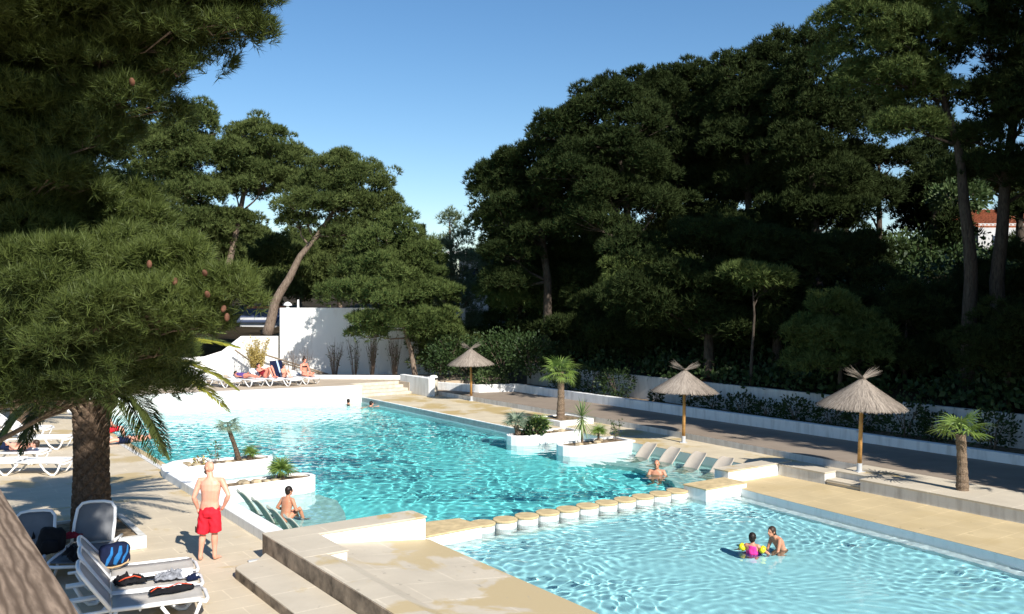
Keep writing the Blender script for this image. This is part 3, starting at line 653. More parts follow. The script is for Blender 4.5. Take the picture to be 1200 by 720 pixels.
for x, y, d, rx, ry, lab in ((330, 322, 62, 64, 40, 'dark pine thicket crown seen behind the leaning trunk'), (400, 312, 64, 54, 44, 'dark pine crown filling the gap under the leaning pine'), (240, 318, 60, 60, 44, 'dark pine crown low behind the near pine branch tips'), (470, 325, 66, 54, 40, 'dark pine crown far behind the wide green pine'), (352, 290, 70, 34, 20, 'dark pine crown in the gap right of the leaning trunk'), (165, 335, 62, 50, 44, 'dark pine crown at the far left behind the near pine'), (290, 296, 68, 54, 30, 'shaded pine crown behind the domed pine'), (80, 330, 60, 70, 60, 'dark pine crown hidden behind the near pine at the far left')):
    pine(lab, [(X(x, d), d, 3.2), D(x - 4, y + 20, d), D(x + 3, y - 5, d)], ms(d, (x - rx * .4, y + 5, rx * .5, ry * .6), (x + rx * .4, y, rx * .5, ry * .6), (x, y - ry * .4, rx * .5, ry * .6), (x, y + ry * .5, rx * .7, ry * .5)), 'needB', dens=16, nl=.32, nw=.06, r0=.2, group=GB, twigs=False)
# cypress tip
b = D(495, 380, 70); t = thing('cypress', 'slim dark cypress tip poking up behind the pale feathery conifer', 'tree', b)
MB().tube([(0, 0, 0), (0, 0, 6)], [.15, .05], 6).build('trunk', 'bark', t)
pp = []; dd = []
for i in range(1400):
    h = random.random() ** .8 * 7.6; r = .55 * (1 - h / 8) ** .7 * math.sqrt(random.random()); a = random.uniform(0, 2 * PI); pp.append((r * math.cos(a), r * math.sin(a), h)); dd.append((math.cos(a) * .4, math.sin(a) * .4, 1))
V, F = needles(np.array(pp), unit(np.array(dd)), .4, .08, 6, .35); fastmesh('crown', V, F, 'cyp', t)

# right hand pine wood on the hillside
GR = 'dark pines of the hillside wood'
def hb(px, d):
    x = (px - 600) / 1050 * d; u = x * UX + d * UY; v = x * VX + d * VY
    return (x, d, hz_right(u, v) - .3 if v > 26.8 else .4)
def rp(label, d, tr, *L, mat='needR', **k):
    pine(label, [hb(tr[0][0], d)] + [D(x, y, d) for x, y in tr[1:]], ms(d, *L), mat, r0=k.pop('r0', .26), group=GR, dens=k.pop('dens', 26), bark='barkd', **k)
rp('tall dark pine at the left edge of the hillside wood, beside the open sky', 45, [(640, 0), (642, 330), (630, 250), (622, 205)], (600, 205, 34, 20), (578, 222, 26, 20), (640, 180, 34, 20), (618, 240, 44, 24), (590, 262, 30, 18), (665, 215, 34, 24), (640, 275, 46, 22), (600, 300, 30, 16), (575, 205, 16, 12), (592, 332, 28, 14))
rp('dark pine with forked pale limbs in the middle of the left wood edge', 42, [(740, 0), (742, 330), (738, 270), (728, 200), (722, 150)], (722, 122, 36, 18), (690, 140, 34, 20), (655, 158, 30, 18), (752, 150, 34, 26), (700, 178, 44, 22), (670, 205, 36, 20), (745, 200, 42, 24), (712, 232, 44, 18), (768, 245, 36, 20), (690, 262, 34, 14), (720, 104, 18, 10))
rp('tall dark pine rising behind the forked pine, tallest left of the middle umbrella', 46, [(800, 0), (798, 300), (792, 200), (788, 120)], (788, 105, 34, 18), (762, 118, 26, 16), (822, 102, 36, 20), (800, 140, 46, 26), (845, 130, 36, 24), (790, 185, 42, 26), (835, 180, 42, 26), (815, 225, 46, 26), (800, 280, 50, 24), (745, 90, 12, 6))
rp('dark pine with pointed top twigs right of the tallest left pine', 43, [(885, 0), (882, 300), (876, 200), (870, 110)], (868, 90, 32, 20), (900, 78, 28, 22), (920, 60, 18, 22), (880, 125, 40, 26), (915, 118, 34, 24), (865, 170, 38, 24), (905, 175, 42, 26), (885, 225, 48, 26), (870, 275, 44, 22), (925, 260, 40, 24))
rp('dark pine beside the notch of sky, between pointed pine and big right pine', 40, [(960, 0), (958, 300), (950, 200), (945, 110)], (940, 90, 26, 26), (962, 62, 22, 24), (950, 130, 40, 26), (975, 150, 34, 24), (940, 180, 36, 24), (968, 210, 40, 26), (950, 250, 40, 22), (985, 255, 34, 18), (1000, 110, 34, 30), (945, 48, 10, 12))
rp('huge dark pine at the upper right corner with twin bare trunks below', 29, [(1135, 0), (1138, 330), (1130, 240), (1122, 170), (1090, 70)], (1000, 20, 34, 26), (1045, 0, 50, 30), (1020, 60, 44, 26), (1075, 50, 50, 28), (1100, 10, 46, 30), (1055, 98, 44, 18), (1095, 112, 36, 16), (1010, 95, 26, 16), (1070, 150, 40, 12), mat='needL', r0=.26, dens=42, nl=.2, nw=.032, k=9)
rp('huge dark pine at the right frame edge, its crown cut by the frame', 29, [(1172, 0), (1168, 330), (1176, 240), (1190, 120), (1200, 20)], (1150, 60, 44, 34), (1190, 20, 50, 40), (1215, 90, 50, 34), (1160, 118, 36, 20), (1195, 150, 44, 24), (1170, 205, 44, 14), (1225, 210, 44, 22), (1140, 165, 26, 10), (1150, -10, 50, 30), r0=.27, dens=36, nl=.22, nw=.036, k=8)
rp('shaded pine behind the twin trunks, low crown', 44, [(1030, 0), (1030, 300), (1030, 190)], (1020, 140, 40, 24), (1000, 190, 34, 20), (1050, 190, 22, 12), (1010, 235, 44, 20), (1080, 150, 30, 16))
rp('dark pine filling the hillside left of the middle umbrella', 48, [(660, 0), (660, 380), (665, 330)], (660, 310, 44, 22), (690, 340, 44, 22), (640, 355, 38, 18), (680, 380, 50, 18), (715, 310, 36, 18), twigs=False)
rp('dark pine filling the hillside above the middle umbrella', 37, [(830, 0), (830, 380), (832, 330)], (840, 290, 48, 24), (820, 340, 50, 24), (860, 330, 46, 24), (790, 370, 44, 18), (850, 385, 50, 20), (745, 300, 36, 20), (750, 350, 40, 20), twigs=False)
rp('dark pine filling the hillside between the middle and right umbrellas', 36, [(910, 0), (910, 380), (912, 330)], (900, 300, 44, 24), (930, 320, 44, 24), (890, 350, 44, 22), (915, 385, 50, 20), (980, 300, 36, 20), (1010, 290, 20, 18), twigs=False)
rp('dark pine behind the right umbrella and small palm, under the twin trunks', 31, [(1060, 0), (1060, 420), (1062, 380)], (1075, 380, 36, 26), (1090, 420, 44, 22), (1060, 430, 40, 20), (1062, 350, 16, 16), mat='needR', r0=.12, dens=34, nl=.2, nw=.034)
rp('young pale-tipped pine above the far palm, lit on its flat top', 47, [(614, 0), (612, 385), (606, 350)], (606, 332, 28, 9), (590, 345, 24, 9), (625, 345, 24, 9), (606, 358, 34, 9), mat='needL', r0=.07, dens=34)
rp('sunlit pine branches spreading over the shade left of the middle umbrella', 42, [(770, 0), (772, 370), (775, 320)], (775, 300, 26, 12), (750, 318, 34, 13), (795, 322, 32, 12), (770, 338, 46, 13), (735, 335, 26, 9), (790, 360, 40, 14), (765, 378, 38, 12), mat='needL', r0=.06, dens=34)
rp('sunlit bushy young pine behind the right umbrella', 31, [(985, 0), (985, 420), (985, 370)], (960, 360, 12, 16), (985, 368, 22, 20), (1005, 388, 34, 20), (955, 392, 30, 18), (985, 412, 46, 20), (1022, 412, 24, 14), (960, 430, 30, 12), mat='needL', r0=.1, dens=44, nl=.2, nw=.032)
rp('single sunlit pine branch tuft above the right umbrella left side', 34, [(880, 0), (884, 370), (882, 330)], (872, 322, 22, 6), (892, 326, 24, 7), (905, 336, 22, 7), mat='needL', r0=.07, dens=40)
rp('dark low pine at the right frame edge behind the small palm', 27, [(1180, 0), (1182, 420), (1184, 400)], (1175, 405, 44, 12), (1200, 425, 40, 18), (1165, 430, 34, 14), (1195, 375, 34, 20), mat='needR', r0=.12, dens=40, nl=.18, nw=.03)
# young pines filling the slope between the big trunks
for x, y, d, h, lab in ((585, 400, 48, 3.6, 'left of the far fan palm'), (640, 392, 47, 3.2, 'right above the far fan palm'), (690, 385, 44, 3.4, 'between far fan palm and middle umbrella'), (735, 395, 42, 2.8, 'left of the middle umbrella tuft'), (800, 380, 41, 3.6, 'above the middle umbrella tuft'), (845, 372, 40, 3.8, 'right of the middle umbrella tuft'), (890, 385, 38, 3.0, 'midway between middle and right umbrellas'), (930, 360, 38, 3.6, 'left of the right umbrella tuft'), (1030, 365, 35, 3.4, 'right of the right umbrella tuft'), (1110, 385, 32, 2.8, 'in front of the twin trunks'), (1150, 360, 34, 3.4, 'behind the twin trunks'), (1195, 345, 33, 4., 'at the right frame edge under the house'), (700, 330, 46, 4., 'under the forked pine'), (770, 345, 44, 4., 'under the tallest left pine'), (900, 320, 43, 4., 'under the pointed pine'), (1000, 300, 44, 4.4, 'under the notch of sky')):
    s_ = d / 1050; yb = y + h * .35 / s_
    rp('bushy young pine on the shaded slope, ' + lab, d, [(x, 0), (x, yb), (x + 3, y - h * .4 / s_)], (x, y - h * .32 / s_, .7 / s_, .5 / s_), (x - .8 / s_, y, 1.1 / s_, .6 / s_), (x + .8 / s_, y + 2, 1.1 / s_, .6 / s_), (x, y + h * .25 / s_, 1.5 / s_, .7 / s_), r0=.09, dens=26, twigs=False)
# deeper backdrop of the wood, so that no bare hill shows
for i, (x, y, d, rx, ry) in enumerate([(620, 260, 56, 60, 50), (700, 220, 58, 70, 60), (780, 200, 60, 70, 70), (860, 190, 58, 70, 70), (930, 200, 55, 60, 70), (1090, 250, 52, 46, 40), (650, 345, 52, 70, 40), (760, 330, 52, 70, 50), (870, 340, 50, 70, 50), (960, 340, 48, 50, 40), (1185, 330, 46, 40, 50), (990, 215, 50, 50, 34), (600, 320, 53, 46, 44), (1110, 190, 54, 50, 40), (720, 300, 55, 70, 36), (830, 285, 54, 70, 36), (925, 300, 50, 60, 40), (1095, 222, 50, 44, 26), (1180, 215, 52, 44, 24), (1118, 268, 44, 22, 22), (1195, 245, 42, 26, 12)]):
    wh = ['left edge of the wood', 'forked dark pine', 'tallest left pine', 'pointed dark pine', 'notch of sky', 'twin bare trunks', 'young pale-tipped pine', 'sunlit spreading branches', 'sunlit branch tuft', 'bushy young pine', 'right frame edge low pine', 'shaded low-crowned pine', 'young pale-tipped pine, farther left', 'house hedge, higher up', 'forked pine trunk', 'tallest left pine trunk', 'pointed pine trunk', 'left twin trunk above the hedge', 'right twin trunk above the red roof', 'left end of the red tiled roof', 'right frame edge above the red roof'][i]
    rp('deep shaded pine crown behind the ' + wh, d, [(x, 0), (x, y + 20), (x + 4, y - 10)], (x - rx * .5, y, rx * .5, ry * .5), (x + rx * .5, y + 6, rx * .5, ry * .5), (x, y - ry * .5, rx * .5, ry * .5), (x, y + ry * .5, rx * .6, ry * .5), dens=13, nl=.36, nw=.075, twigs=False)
# pines standing outside the frame to the right: they throw the shade over promenade and hillside
for i, (u, v, h, r) in enumerate([(3.5, 24.7, 12.5, 2.8), (-1.5, 27.5, 15, 3.6), (6.5, 30.5, 14, 3.4), (1.5, 33, 16, 3.8), (9.5, 35, 14, 3.4), (-5, 25.2, 14, 3.0), (7.0, 27.1, 13, 2.9), (4.2, 36.5, 15, 3.8), (6.2, 24.6, 17.5, 2.3), (4.6, 28.5, 19, 3.4)]):
    b = P(u, v, hz_right(u, v) - .2 if v > 26.8 else .1); c = np.array(b)
    L = [((c[0] + random.uniform(-.6, .6) * r, c[1] + random.uniform(-.6, .6) * r, c[2] + h * f), (r * w, r * w, r * .42)) for f, w in ((.27, .6), (.34, .7), (.42, .7), (.52, .8), (.62, .85), (.7, .75), (.8, .7), (.9, .5), (.5, .7), (.75, .7))]
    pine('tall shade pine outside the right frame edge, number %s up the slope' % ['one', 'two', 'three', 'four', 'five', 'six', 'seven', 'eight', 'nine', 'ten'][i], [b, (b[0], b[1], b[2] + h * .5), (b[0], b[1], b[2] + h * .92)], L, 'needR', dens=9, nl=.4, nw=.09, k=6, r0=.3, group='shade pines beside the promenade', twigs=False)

# undergrowth of the wood: one mass of dark leaves nobody could count
us_ = RNG.uniform(-8, 36, 900); vs_ = 27.2 + RNG.uniform(0, 1, 900) ** 1.3 * 20; PTs = []
for u, v in zip(us_, vs_):
    c = np.array(P(u, v, hz_right(u, v))); rr = RNG.uniform(.6, 1.3) * (1 + (v - 27) * .03); h = rr * RNG.uniform(.6, 1.3) * (1.2 if v > 30 else .7); m_ = 90
    e = unit(RNG.normal(0, 1, (m_, 3))); e[:, 2] = abs(e[:, 2]); PTs.append(c + e * np.array([rr, rr, h]) * RNG.uniform(.6, 1, (m_, 1)))
PTs = np.concatenate(PTs); dd_ = unit(RNG.normal(0, 1, PTs.shape) + np.array([0, 0, .6])); ss_ = unit(np.cross(dd_, RNG.normal(0, 1, PTs.shape))); LL = RNG.uniform(.12, .3, (len(PTs), 1))
V = np.stack([PTs, PTs + dd_ * LL * .5 + ss_ * LL * .3, PTs + dd_ * LL, PTs + dd_ * LL * .5 - ss_ * LL * .3], 1).reshape(-1, 3)
ug = fastmesh('undergrowth', V, np.arange(len(V)).reshape(-1, 4), 'shrub'); ug['kind'] = 'stuff'; ug['label'] = 'dark undergrowth covering the slope beneath the pine wood'; ug['category'] = 'undergrowth'

# shrubs
def shrub(label, b, r, h, mat='shrub', n=500, ls=.11, group=None, stems=5, upright=.3):
    t = thing('shrub', label, 'shrub', b, 0, group)
    mb = MB()
    for i in range(stems):
        a = random.uniform(0, 2 * PI); mb.tube([(0, 0, -.05), (math.cos(a) * r * .25, math.sin(a) * r * .25, h * .4), (math.cos(a) * r * .6, math.sin(a) * r * .6, h * .8)], [.02, .015, .006], 5)
    mb.build('stem', 'twig', t)
    e = unit(RNG.normal(0, 1, (n, 3))); rr = RNG.uniform(.35, 1, (n, 1)) ** .5
    lump = 1 + .3 * np.sin(e[:, :1] * 7 + r * 9) * np.sin(e[:, 1:2] * 6)
    PT = e * rr * lump * np.array([r, r, h * .5]) + np.array([0, 0, h * .52])
    d = unit(e + np.array([0, 0, upright]) + RNG.normal(0, .4, (n, 3))); s = unit(np.cross(d, RNG.normal(0, 1, (n, 3)))); L = ls * RNG.uniform(.6, 1.3, (n, 1)); w = L * .32
    V = np.stack([PT, PT + d * L * .5 + s * w, PT + d * L, PT + d * L * .5 - s * w], 1).reshape(-1, 3)
    fastmesh('foliage', V, np.arange(len(V)).reshape(-1, 4), mat, t); return t
spots = [(11.5, .55, .8), (13, .6, 1.15), (14.6, .55, .9), (15.7, .75, 1.3), (17.2, .65, .8), (18.4, .6, .75), (19.8, .55, .9), (21, .5, .65), (22.2, .6, .8), (23.6, .45, .7), (24.8, .4, 1.25), (26.6, .3, .6), (29, .9, 1.35), (30.8, .9, 1.3), (32.6, .8, 1.1), (10, .6, .9), (8.6, .5, .8)]
wh = ['behind the right palm', 'left of the right palm', 'right of the right umbrella pole', 'hiding the wall behind the right umbrella pole', 'under the right umbrella left rim', 'left of the right umbrella', 'midway between middle and right umbrellas', 'low, just right of the middle umbrella', 'behind the middle umbrella pole', 'left of the middle umbrella pole', 'tall and thin against the pale wall', 'small, in the gap of the pale wall', 'largest, right of the tall fan palm', 'directly behind the tall fan palm', 'left of the tall fan palm', 'by the right frame edge', 'at the right frame edge']
for (u, r, h), w in zip(spots, wh):
    shrub('dark leafy shrub in the kerb bed, ' + w, P(u, 26.0, .38), r, h, n=int(900 * r * h) + 150, group='dark shrubs in the kerb bed')
shrub('light green low bush right of the far umbrella on the kerb bed', P(36.4, 24.4, .3), .9, .9, 'shrubl', 900, .13)
shrub('rounded mid-green bush beside the thin bent pine trunk', D(528, 425, 46.), .95, 1.5, 'shrubl', 1500, .13)
shrub('large dark bush below the mid-green bush, behind the bin', D(545, 440, 46.), 1.9, 1.9, 'shrub', 2600, .15)
shrub('dark bush between the far umbrella and the thin bent trunk', D(516, 440, 45.5), .7, 1.2, 'shrub', 800, .14)
shrub('dark bush behind the far umbrella canopy', D(590, 440, 45.), 1.7, 2.2, 'shrub', 2600, .15)
shrub('dark bush on the bank right of the far umbrella', D(622, 440, 43.), 1.5, 1.9, 'shrub', 2200, .15)
for x, y, r, h, w in ((1085, 330, 2.0, 3.6, 'bright hedge bush in front of the red-tiled house'), (1040, 320, 1.6, 3.0, 'bright ivy bush left of the twin trunks'), (1100, 300, 1.4, 2.2, 'bright bush above the hedge by the red-tiled house'), (1125, 225, 1.5, 1.6, 'bright foliage high between the twin trunks')):
    shrub(w, D(x, y + 25, 45), r, h, 'shrubl', 2200, .22)
# dry bamboo and bare saplings along the wall
def sticks(label, b, n, h, spread, mat, leafmat_=None, name='bare_shrub', nleaf=0, ll=.2, rr=.012):
    t = thing(name, label, 'shrub', b)
    mb = MB(); tips = []
    for i in range(n):
        a = random.uniform(0, 2 * PI); q = random.random() ** .6 * spread; hh = h * random.uniform(.6, 1); x, y = math.cos(a) * q, math.sin(a) * q
        x0, y0 = x * .25, y * .25
        mb.tube([(x0, y0, 0), (x0 + (x - x0) * .4, y0 + (y - y0) * .4, hh * .5), (x, y, hh)], [rr, rr * .7, rr * .25], 4); tips.append((x0, y0, x, y, hh))
        for j in range(3):
            f = random.uniform(.35, .8); px_, py_ = x0 + (x - x0) * f, y0 + (y - y0) * f; mb.tube([(px_, py_, hh * f), (px_ + random.uniform(-.25, .25), py_ + random.uniform(-.1, .1), hh * (f + .2))], [rr * .4, rr * .2], 3)
    mb.build('stems', mat, t)
    if nleaf:
        PT = []
        for i in range(nleaf):
            x0, y0, x, y, hh = random.choice(tips); f = random.uniform(.25, 1); PT.append((x0 + (x - x0) * f + random.gauss(0, .06), y0 + (y - y0) * f + random.gauss(0, .06), hh * f))
        V, F = needles(np.array(PT), np.tile([0, 0, .3], (nleaf, 1)), ll, .035, 3, .8); fastmesh('leaves', V, F, leafmat_, t)
sticks('golden dry bamboo clump against the lower white wall', D(300, 440, 47), 40, 2.0, .75, 'reed', 'reed', 'bamboo', 900)
for x, h, n, w in ((343, 1.6, 10, 'sparse leafless sapling right of the dry bamboo'), (359, 1.7, 9, 'sparse leafless sapling behind the seated sunbather'), (392, 2.1, 26, 'bushy leafless sapling at the edge of the tree shade'), (416, 2.3, 14, 'leafless sapling in the wall shade, third from the thin trunk'), (436, 2.4, 30, 'widest leafless sapling in the wall shade'), (463, 2.3, 34, 'dense leafless sapling next to the thin bent trunk')):
    sticks(w, (X(x, 47.6), 47.6, .6), n, h, .5, 'twig', 'shrubl' if x > 380 else None, nleaf=60 if x > 380 else 0, ll=.12, rr=.014)

# ---------------------------------------------------------------- palms
def fan_leaf(L, blades=22, blen=.5, pet=.35, droop=.3, stiff=1.):
    """one fan leaf along +x from origin"""
    V = []; F = []
    def quadstrip(pts, w):
        o = len(V)
        for (p, s, ww) in pts: V.append(p - s * ww); V.append(p + s * ww)
        for i in range(len(pts) - 1): a = o + i * 2; F.append((a, a + 1, a + 3, a + 2))
    quadstrip([(np.array([0, 0, 0.]), np.array([0, 1., 0]), .012), (np.array([pet * .5, 0, .05]), np.array([0, 1., 0]), .010), (np.array([pet, 0, .06]), np.array([0, 1., 0]), .010)], 0)
    for i in range(blades):
        a = (i / (blades - 1) - .5) * 2 * math.radians(118); l = blen * (1 - .25 * abs(i / (blades - 1) - .5) * 2) * RNG.uniform(.9, 1.05)
        d = np.array([math.cos(a), math.sin(a), 0.]); s = np.array([-math.sin(a), math.cos(a), 0.]); o = np.array([pet, 0, .06])
        rows = []
        for f, w in ((0, .004), (.35, .019), (.65, .015), (1, .001)):
            z = -droop * l * (f ** 2.2) - .04 * (1 - math.cos(a)) * f
            rows.append((o + d * l * f + np.array([0, 0, z]), s * .94 + np.array([0, 0, .3 * (1 if i % 2 else -1)]), w * (blen / .5)))
        quadstrip(rows, 0)
    return np.array(V), np.array(F)
def fan_palm(label, b, trunk, r, n, L, mat='fan', group=None, pet=.35, tm='pbark2', droop=.35, up=(-.3, 1.2), lean=None, name='fan_palm'):
    t = thing(name, label, 'palm', b, 0, group)
    tp = [Vector(p) for p in trunk]
    if len(tp) > 1:
        pts = []; rad = []; m = 26
        for i in range(m + 1):
            f = i / m * (len(tp) - 1); k = min(int(f), len(tp) - 2); pts.append(tp[k].lerp(tp[k + 1], f - k)); rad.append(r * (1.2 - .3 * min(1, i / m * 2)) * (1 + random.uniform(-.07, .1)))
        MB().tube(pts, rad, 14).build('trunk', tm, t)
    top = tp[-1]
    protos = []
    for i in range(n):
        V, F = fan_leaf(1, blades=17, blen=L * random.uniform(.8, 1.1), pet=pet * random.uniform(.7, 1.2), droop=droop * random.uniform(.6, 1.4))
        o = fastmesh('leaf', V, F, mat, t); o.location = top
        el = up[0] + (up[1] - up[0]) * ((i + .5) / n); o.rotation_euler = (random.uniform(-.3, .3), -el, i * 2.399 + random.uniform(-.2, .2))
    return t
fan_palm('tall fan palm with brown trunk in the square white box right of the far umbrella', P(26.55, 20.95, .17), [(0, 0, 0), (.02, 0, .9), (0, 0, 1.75)], .14, 22, .48, droop=.3, up=(-.75, 1.2), pet=.42)
fan_palm('stout fan palm with shaggy trunk on the ledge at the right, bright sparse leaves', P(11.05, 20.66, .22), [(0, 0, 0), (.0, 0, .6), (-.04, 0, 1.3)], .12, 9, .50, droop=.3, up=(-.1, .95), pet=.36)
fan_palm('small leaning palm with bare trunk on the farther left planter', P(25.35, 8.35, .1), [(0, 0, 0), (-.12, 0, .4), (-.32, 0, .95)], .065, 14, .3, 'fanb', droop=.4, up=(-.5, .7), pet=.22, tm='pbark')
fan_palm('small low fan palm beside the leaning palm on the farther left planter', P(25.15, 8.6, .12), [(0, 0, 0), (0, 0, .12)], .09, 14, .26, droop=.35, up=(0, 1.35), pet=.14)
fan_palm('low spreading fan palm alone on the nearer left planter', P(22.1, 8.35, .1), [(0, 0, 0), (0, 0, .14)], .09, 18, .36, droop=.3, up=(0, 1.3), pet=.18)
fan_palm('bluish low fan palm at the left end of the farther right planter', P(25.0, 17.9, .04), [(0, 0, 0), (-.1, 0, .3)], .1, 15, .42, 'fanb', droop=.35, up=(0, 1.2), pet=.28)
fan_palm('yellow-green low fan palm over the dark clump on the farther right planter', P(24.8, 18.55, .04), [(0, 0, 0), (.08, 0, .25)], .14, 18, .36, droop=.35, up=(-.2, 1.2), pet=.22)
shrub('dark clump of dead leaves under the two low fan palms', P(24.7, 18.35, .02), .42, .5, 'shrub', 500, .14)
fan_palm('small young palm right of the yucca on the nearer right planter', P(22.1, 19.0, .04), [(0, 0, 0), (0, 0, .3)], .04, 12, .3, droop=.5, up=(-.2, 1.2), pet=.12)
# yucca
def yucca(label, b, h, n, L):
    t = thing('yucca', label, 'plant', b); MB().tube([(0, 0, 0), (.02, 0, h * .5), (0, 0, h)], [.04, .035, .03], 8).build('trunk', 'pbark2', t)
    V = []; F = []
    for i in range(n):
        el = -1.2 + 2.6 * (i + .5) / n; a = i * 2.399; l = L * random.uniform(.85, 1.1); d = np.array([math.cos(a) * math.cos(el), math.sin(a) * math.cos(el), math.sin(el)]); s = np.array([-math.sin(a), math.cos(a), 0])
        o = len(V)
        for f, w in ((0, .012), (.4, .018), (.75, .012), (1, .002)):
            p = np.array([0, 0, h - .08 + .16 * i / n]) + d * l * f + np.array([0, 0, -.25 * l * f * f * math.cos(el)]); V += [p - s * w, p + s * w]
        F += [(o + k, o + k + 1, o + k + 3, o + k + 2) for k in (0, 2, 4)]
    fastmesh('crown', np.array(V), np.array(F), 'yuc', t)
yucca('spiky pale yucca with drooping lower leaves on the nearer right planter', P(22.15, 18.35, .04), .85, 90, .62)
sticks('thin wispy sapling between the young palm and the beige seats', P(22.1, 19.75, .04), 7, .8, .35, 'twig', 'shrubl', 'sapling', 60, .09, .007)
sticks('thin wispy weed beside the leaning palm on the farther left planter', P(25.2, 7.6, .1), 6, .75, .22, 'twig', 'shrubl', 'sapling', 30, .08, .006)
shrub('yellowish low weed at the foot of the leaning palm', P(25.2, 7.2, .1), .16, .22, 'reed', 60, .09)

# date palms
def frond_mesh(L, drop, w=.50, n=62, tw=.0):
    V = []; F = []; pts = []
    for i in range(n + 1):
        f = i / n; x = L * (f - .10 * f * f); z = L * (.18 * f - drop * f ** 2.1); pts.append(np.array([x * (1 - .18 * drop * f * f), 0, z]))
    for i in range(n):
        p, q = pts[i], pts[i + 1]; r = .022 * (1 - i / n) + .004; o = len(V)
        for c, rr in ((p, r), (q, r * .97)): V += [c + np.array([0, -rr, 0]), c + np.array([0, rr, 0]), c + np.array([0, 0, -rr])]
        F += [(o, o + 3, o + 4, o + 1), (o + 1, o + 4, o + 5, o + 2), (o + 2, o + 5, o + 3, o)]
        if i < 3: continue
        t = unit(q - p); l = w * math.sin(PI * min(1, (i / n) * .92 + .1)) ** .55 * RNG.uniform(.85, 1.1)
        for s in (-1, 1):
            for rep in (0, .5):
                up = RNG.uniform(.05, .45); d = unit(t * .75 + np.array([0, s, 0]) * .8 + np.array([0, 0, up])); b_ = p + (q - p) * rep; sd_ = unit(np.cross(d, [0, 0, 1])) * .013; o = len(V)
                m_ = b_ + d * l * .55; e_ = b_ + d * l + np.array([0, 0, -.22 * l])
                V += [b_ - sd_ * .6, b_ + sd_ * .6, m_ + sd_, m_ - sd_, e_, e_]; F += [(o, o + 1, o + 2, o + 3), (o + 3, o + 2, o + 4, o + 5)]
    return np.array(V), np.array(F)
def date_palm(label, b, h, r, fr, seed):
    t = thing('date_palm', label, 'palm', b)
    n, m = 132, int(h / .016); V = np.zeros((m + 1, n, 3)); rows = 17
    for i in range(m + 1):
        z = h * i / m; base_r = r * (1.12 - .2 * min(1, z / (h * .5)) + .08 * max(0, z / h - .75) * 4)
        for k in range(n):
            a = 2 * PI * k / n; p = a * rows / (2 * PI); q = z / .125
            c1 = (p + q) / 2 % 1; c2 = (p - q) / 2 % 1; e = min(min(c1, 1 - c1), min(c2, 1 - c2)) * 2
            V[i, k] = ((base_r + .045 * min(1, e * 2.2) - .02) * math.cos(a), (base_r + .045 * min(1, e * 2.2) - .02) * math.sin(a), z)
    I = np.arange((m + 1) * n).reshape(m + 1, n); J = np.roll(I, -1, 1)
    F = np.stack([I[:-1], J[:-1], J[1:], I[1:]], -1).reshape(-1, 4)
    fastmesh('trunk', V.reshape(-1, 3), F, 'pbark', t, smooth=True)
    mb = MB()
    for i in range(46):  # cut leaf bases under the crown
        a = i * 2.399; z = h - .25 + .4 * i / 46; mb.tube([(math.cos(a) * r * .9, math.sin(a) * r * .9, z), (math.cos(a) * (r + .16), math.sin(a) * (r + .16), z + .18)], [.05, .03], 5)
    mb.build('leaf_bases', 'pbark2', t)
    R2 = random.Random(seed); pro = {}
    for (az, el, L, dr, mt) in fr:
        key = (round(L, 1), round(dr, 1), mt)
        if key not in pro:
            Vv, Ff = frond_mesh(L, dr); o = fastmesh('frond', Vv, Ff, mt, t); pro[key] = o
        else: o = pro[key].copy(); COL.objects.link(o); o.parent = t
        o.location = (math.cos(az) * r * .55, math.sin(az) * r * .55, h + .1 + el * .12); o.rotation_euler = (R2.uniform(-.25, .25), -el, az)
    return t
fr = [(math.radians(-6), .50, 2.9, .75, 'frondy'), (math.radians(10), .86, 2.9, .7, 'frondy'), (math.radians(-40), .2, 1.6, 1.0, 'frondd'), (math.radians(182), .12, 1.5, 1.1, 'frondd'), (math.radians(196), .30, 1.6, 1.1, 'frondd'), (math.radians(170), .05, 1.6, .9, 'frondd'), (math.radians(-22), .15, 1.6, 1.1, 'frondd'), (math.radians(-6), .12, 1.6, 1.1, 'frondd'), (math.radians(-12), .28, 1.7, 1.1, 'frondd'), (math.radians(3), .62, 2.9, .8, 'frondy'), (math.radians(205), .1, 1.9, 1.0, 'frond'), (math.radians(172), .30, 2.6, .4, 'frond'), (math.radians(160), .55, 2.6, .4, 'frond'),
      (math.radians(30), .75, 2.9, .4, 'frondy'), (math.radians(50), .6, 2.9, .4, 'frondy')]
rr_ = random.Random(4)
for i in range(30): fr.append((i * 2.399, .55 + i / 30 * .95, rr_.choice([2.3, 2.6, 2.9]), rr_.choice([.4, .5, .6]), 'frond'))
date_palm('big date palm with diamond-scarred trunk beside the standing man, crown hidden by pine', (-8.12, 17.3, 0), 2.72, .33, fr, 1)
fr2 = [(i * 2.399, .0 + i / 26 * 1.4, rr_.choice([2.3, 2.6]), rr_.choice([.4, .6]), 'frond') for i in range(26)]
date_palm('date palm farther back at the left frame edge behind the white loungers', (-18.0, 32.9, 0), 2.2, .36, fr2, 2)

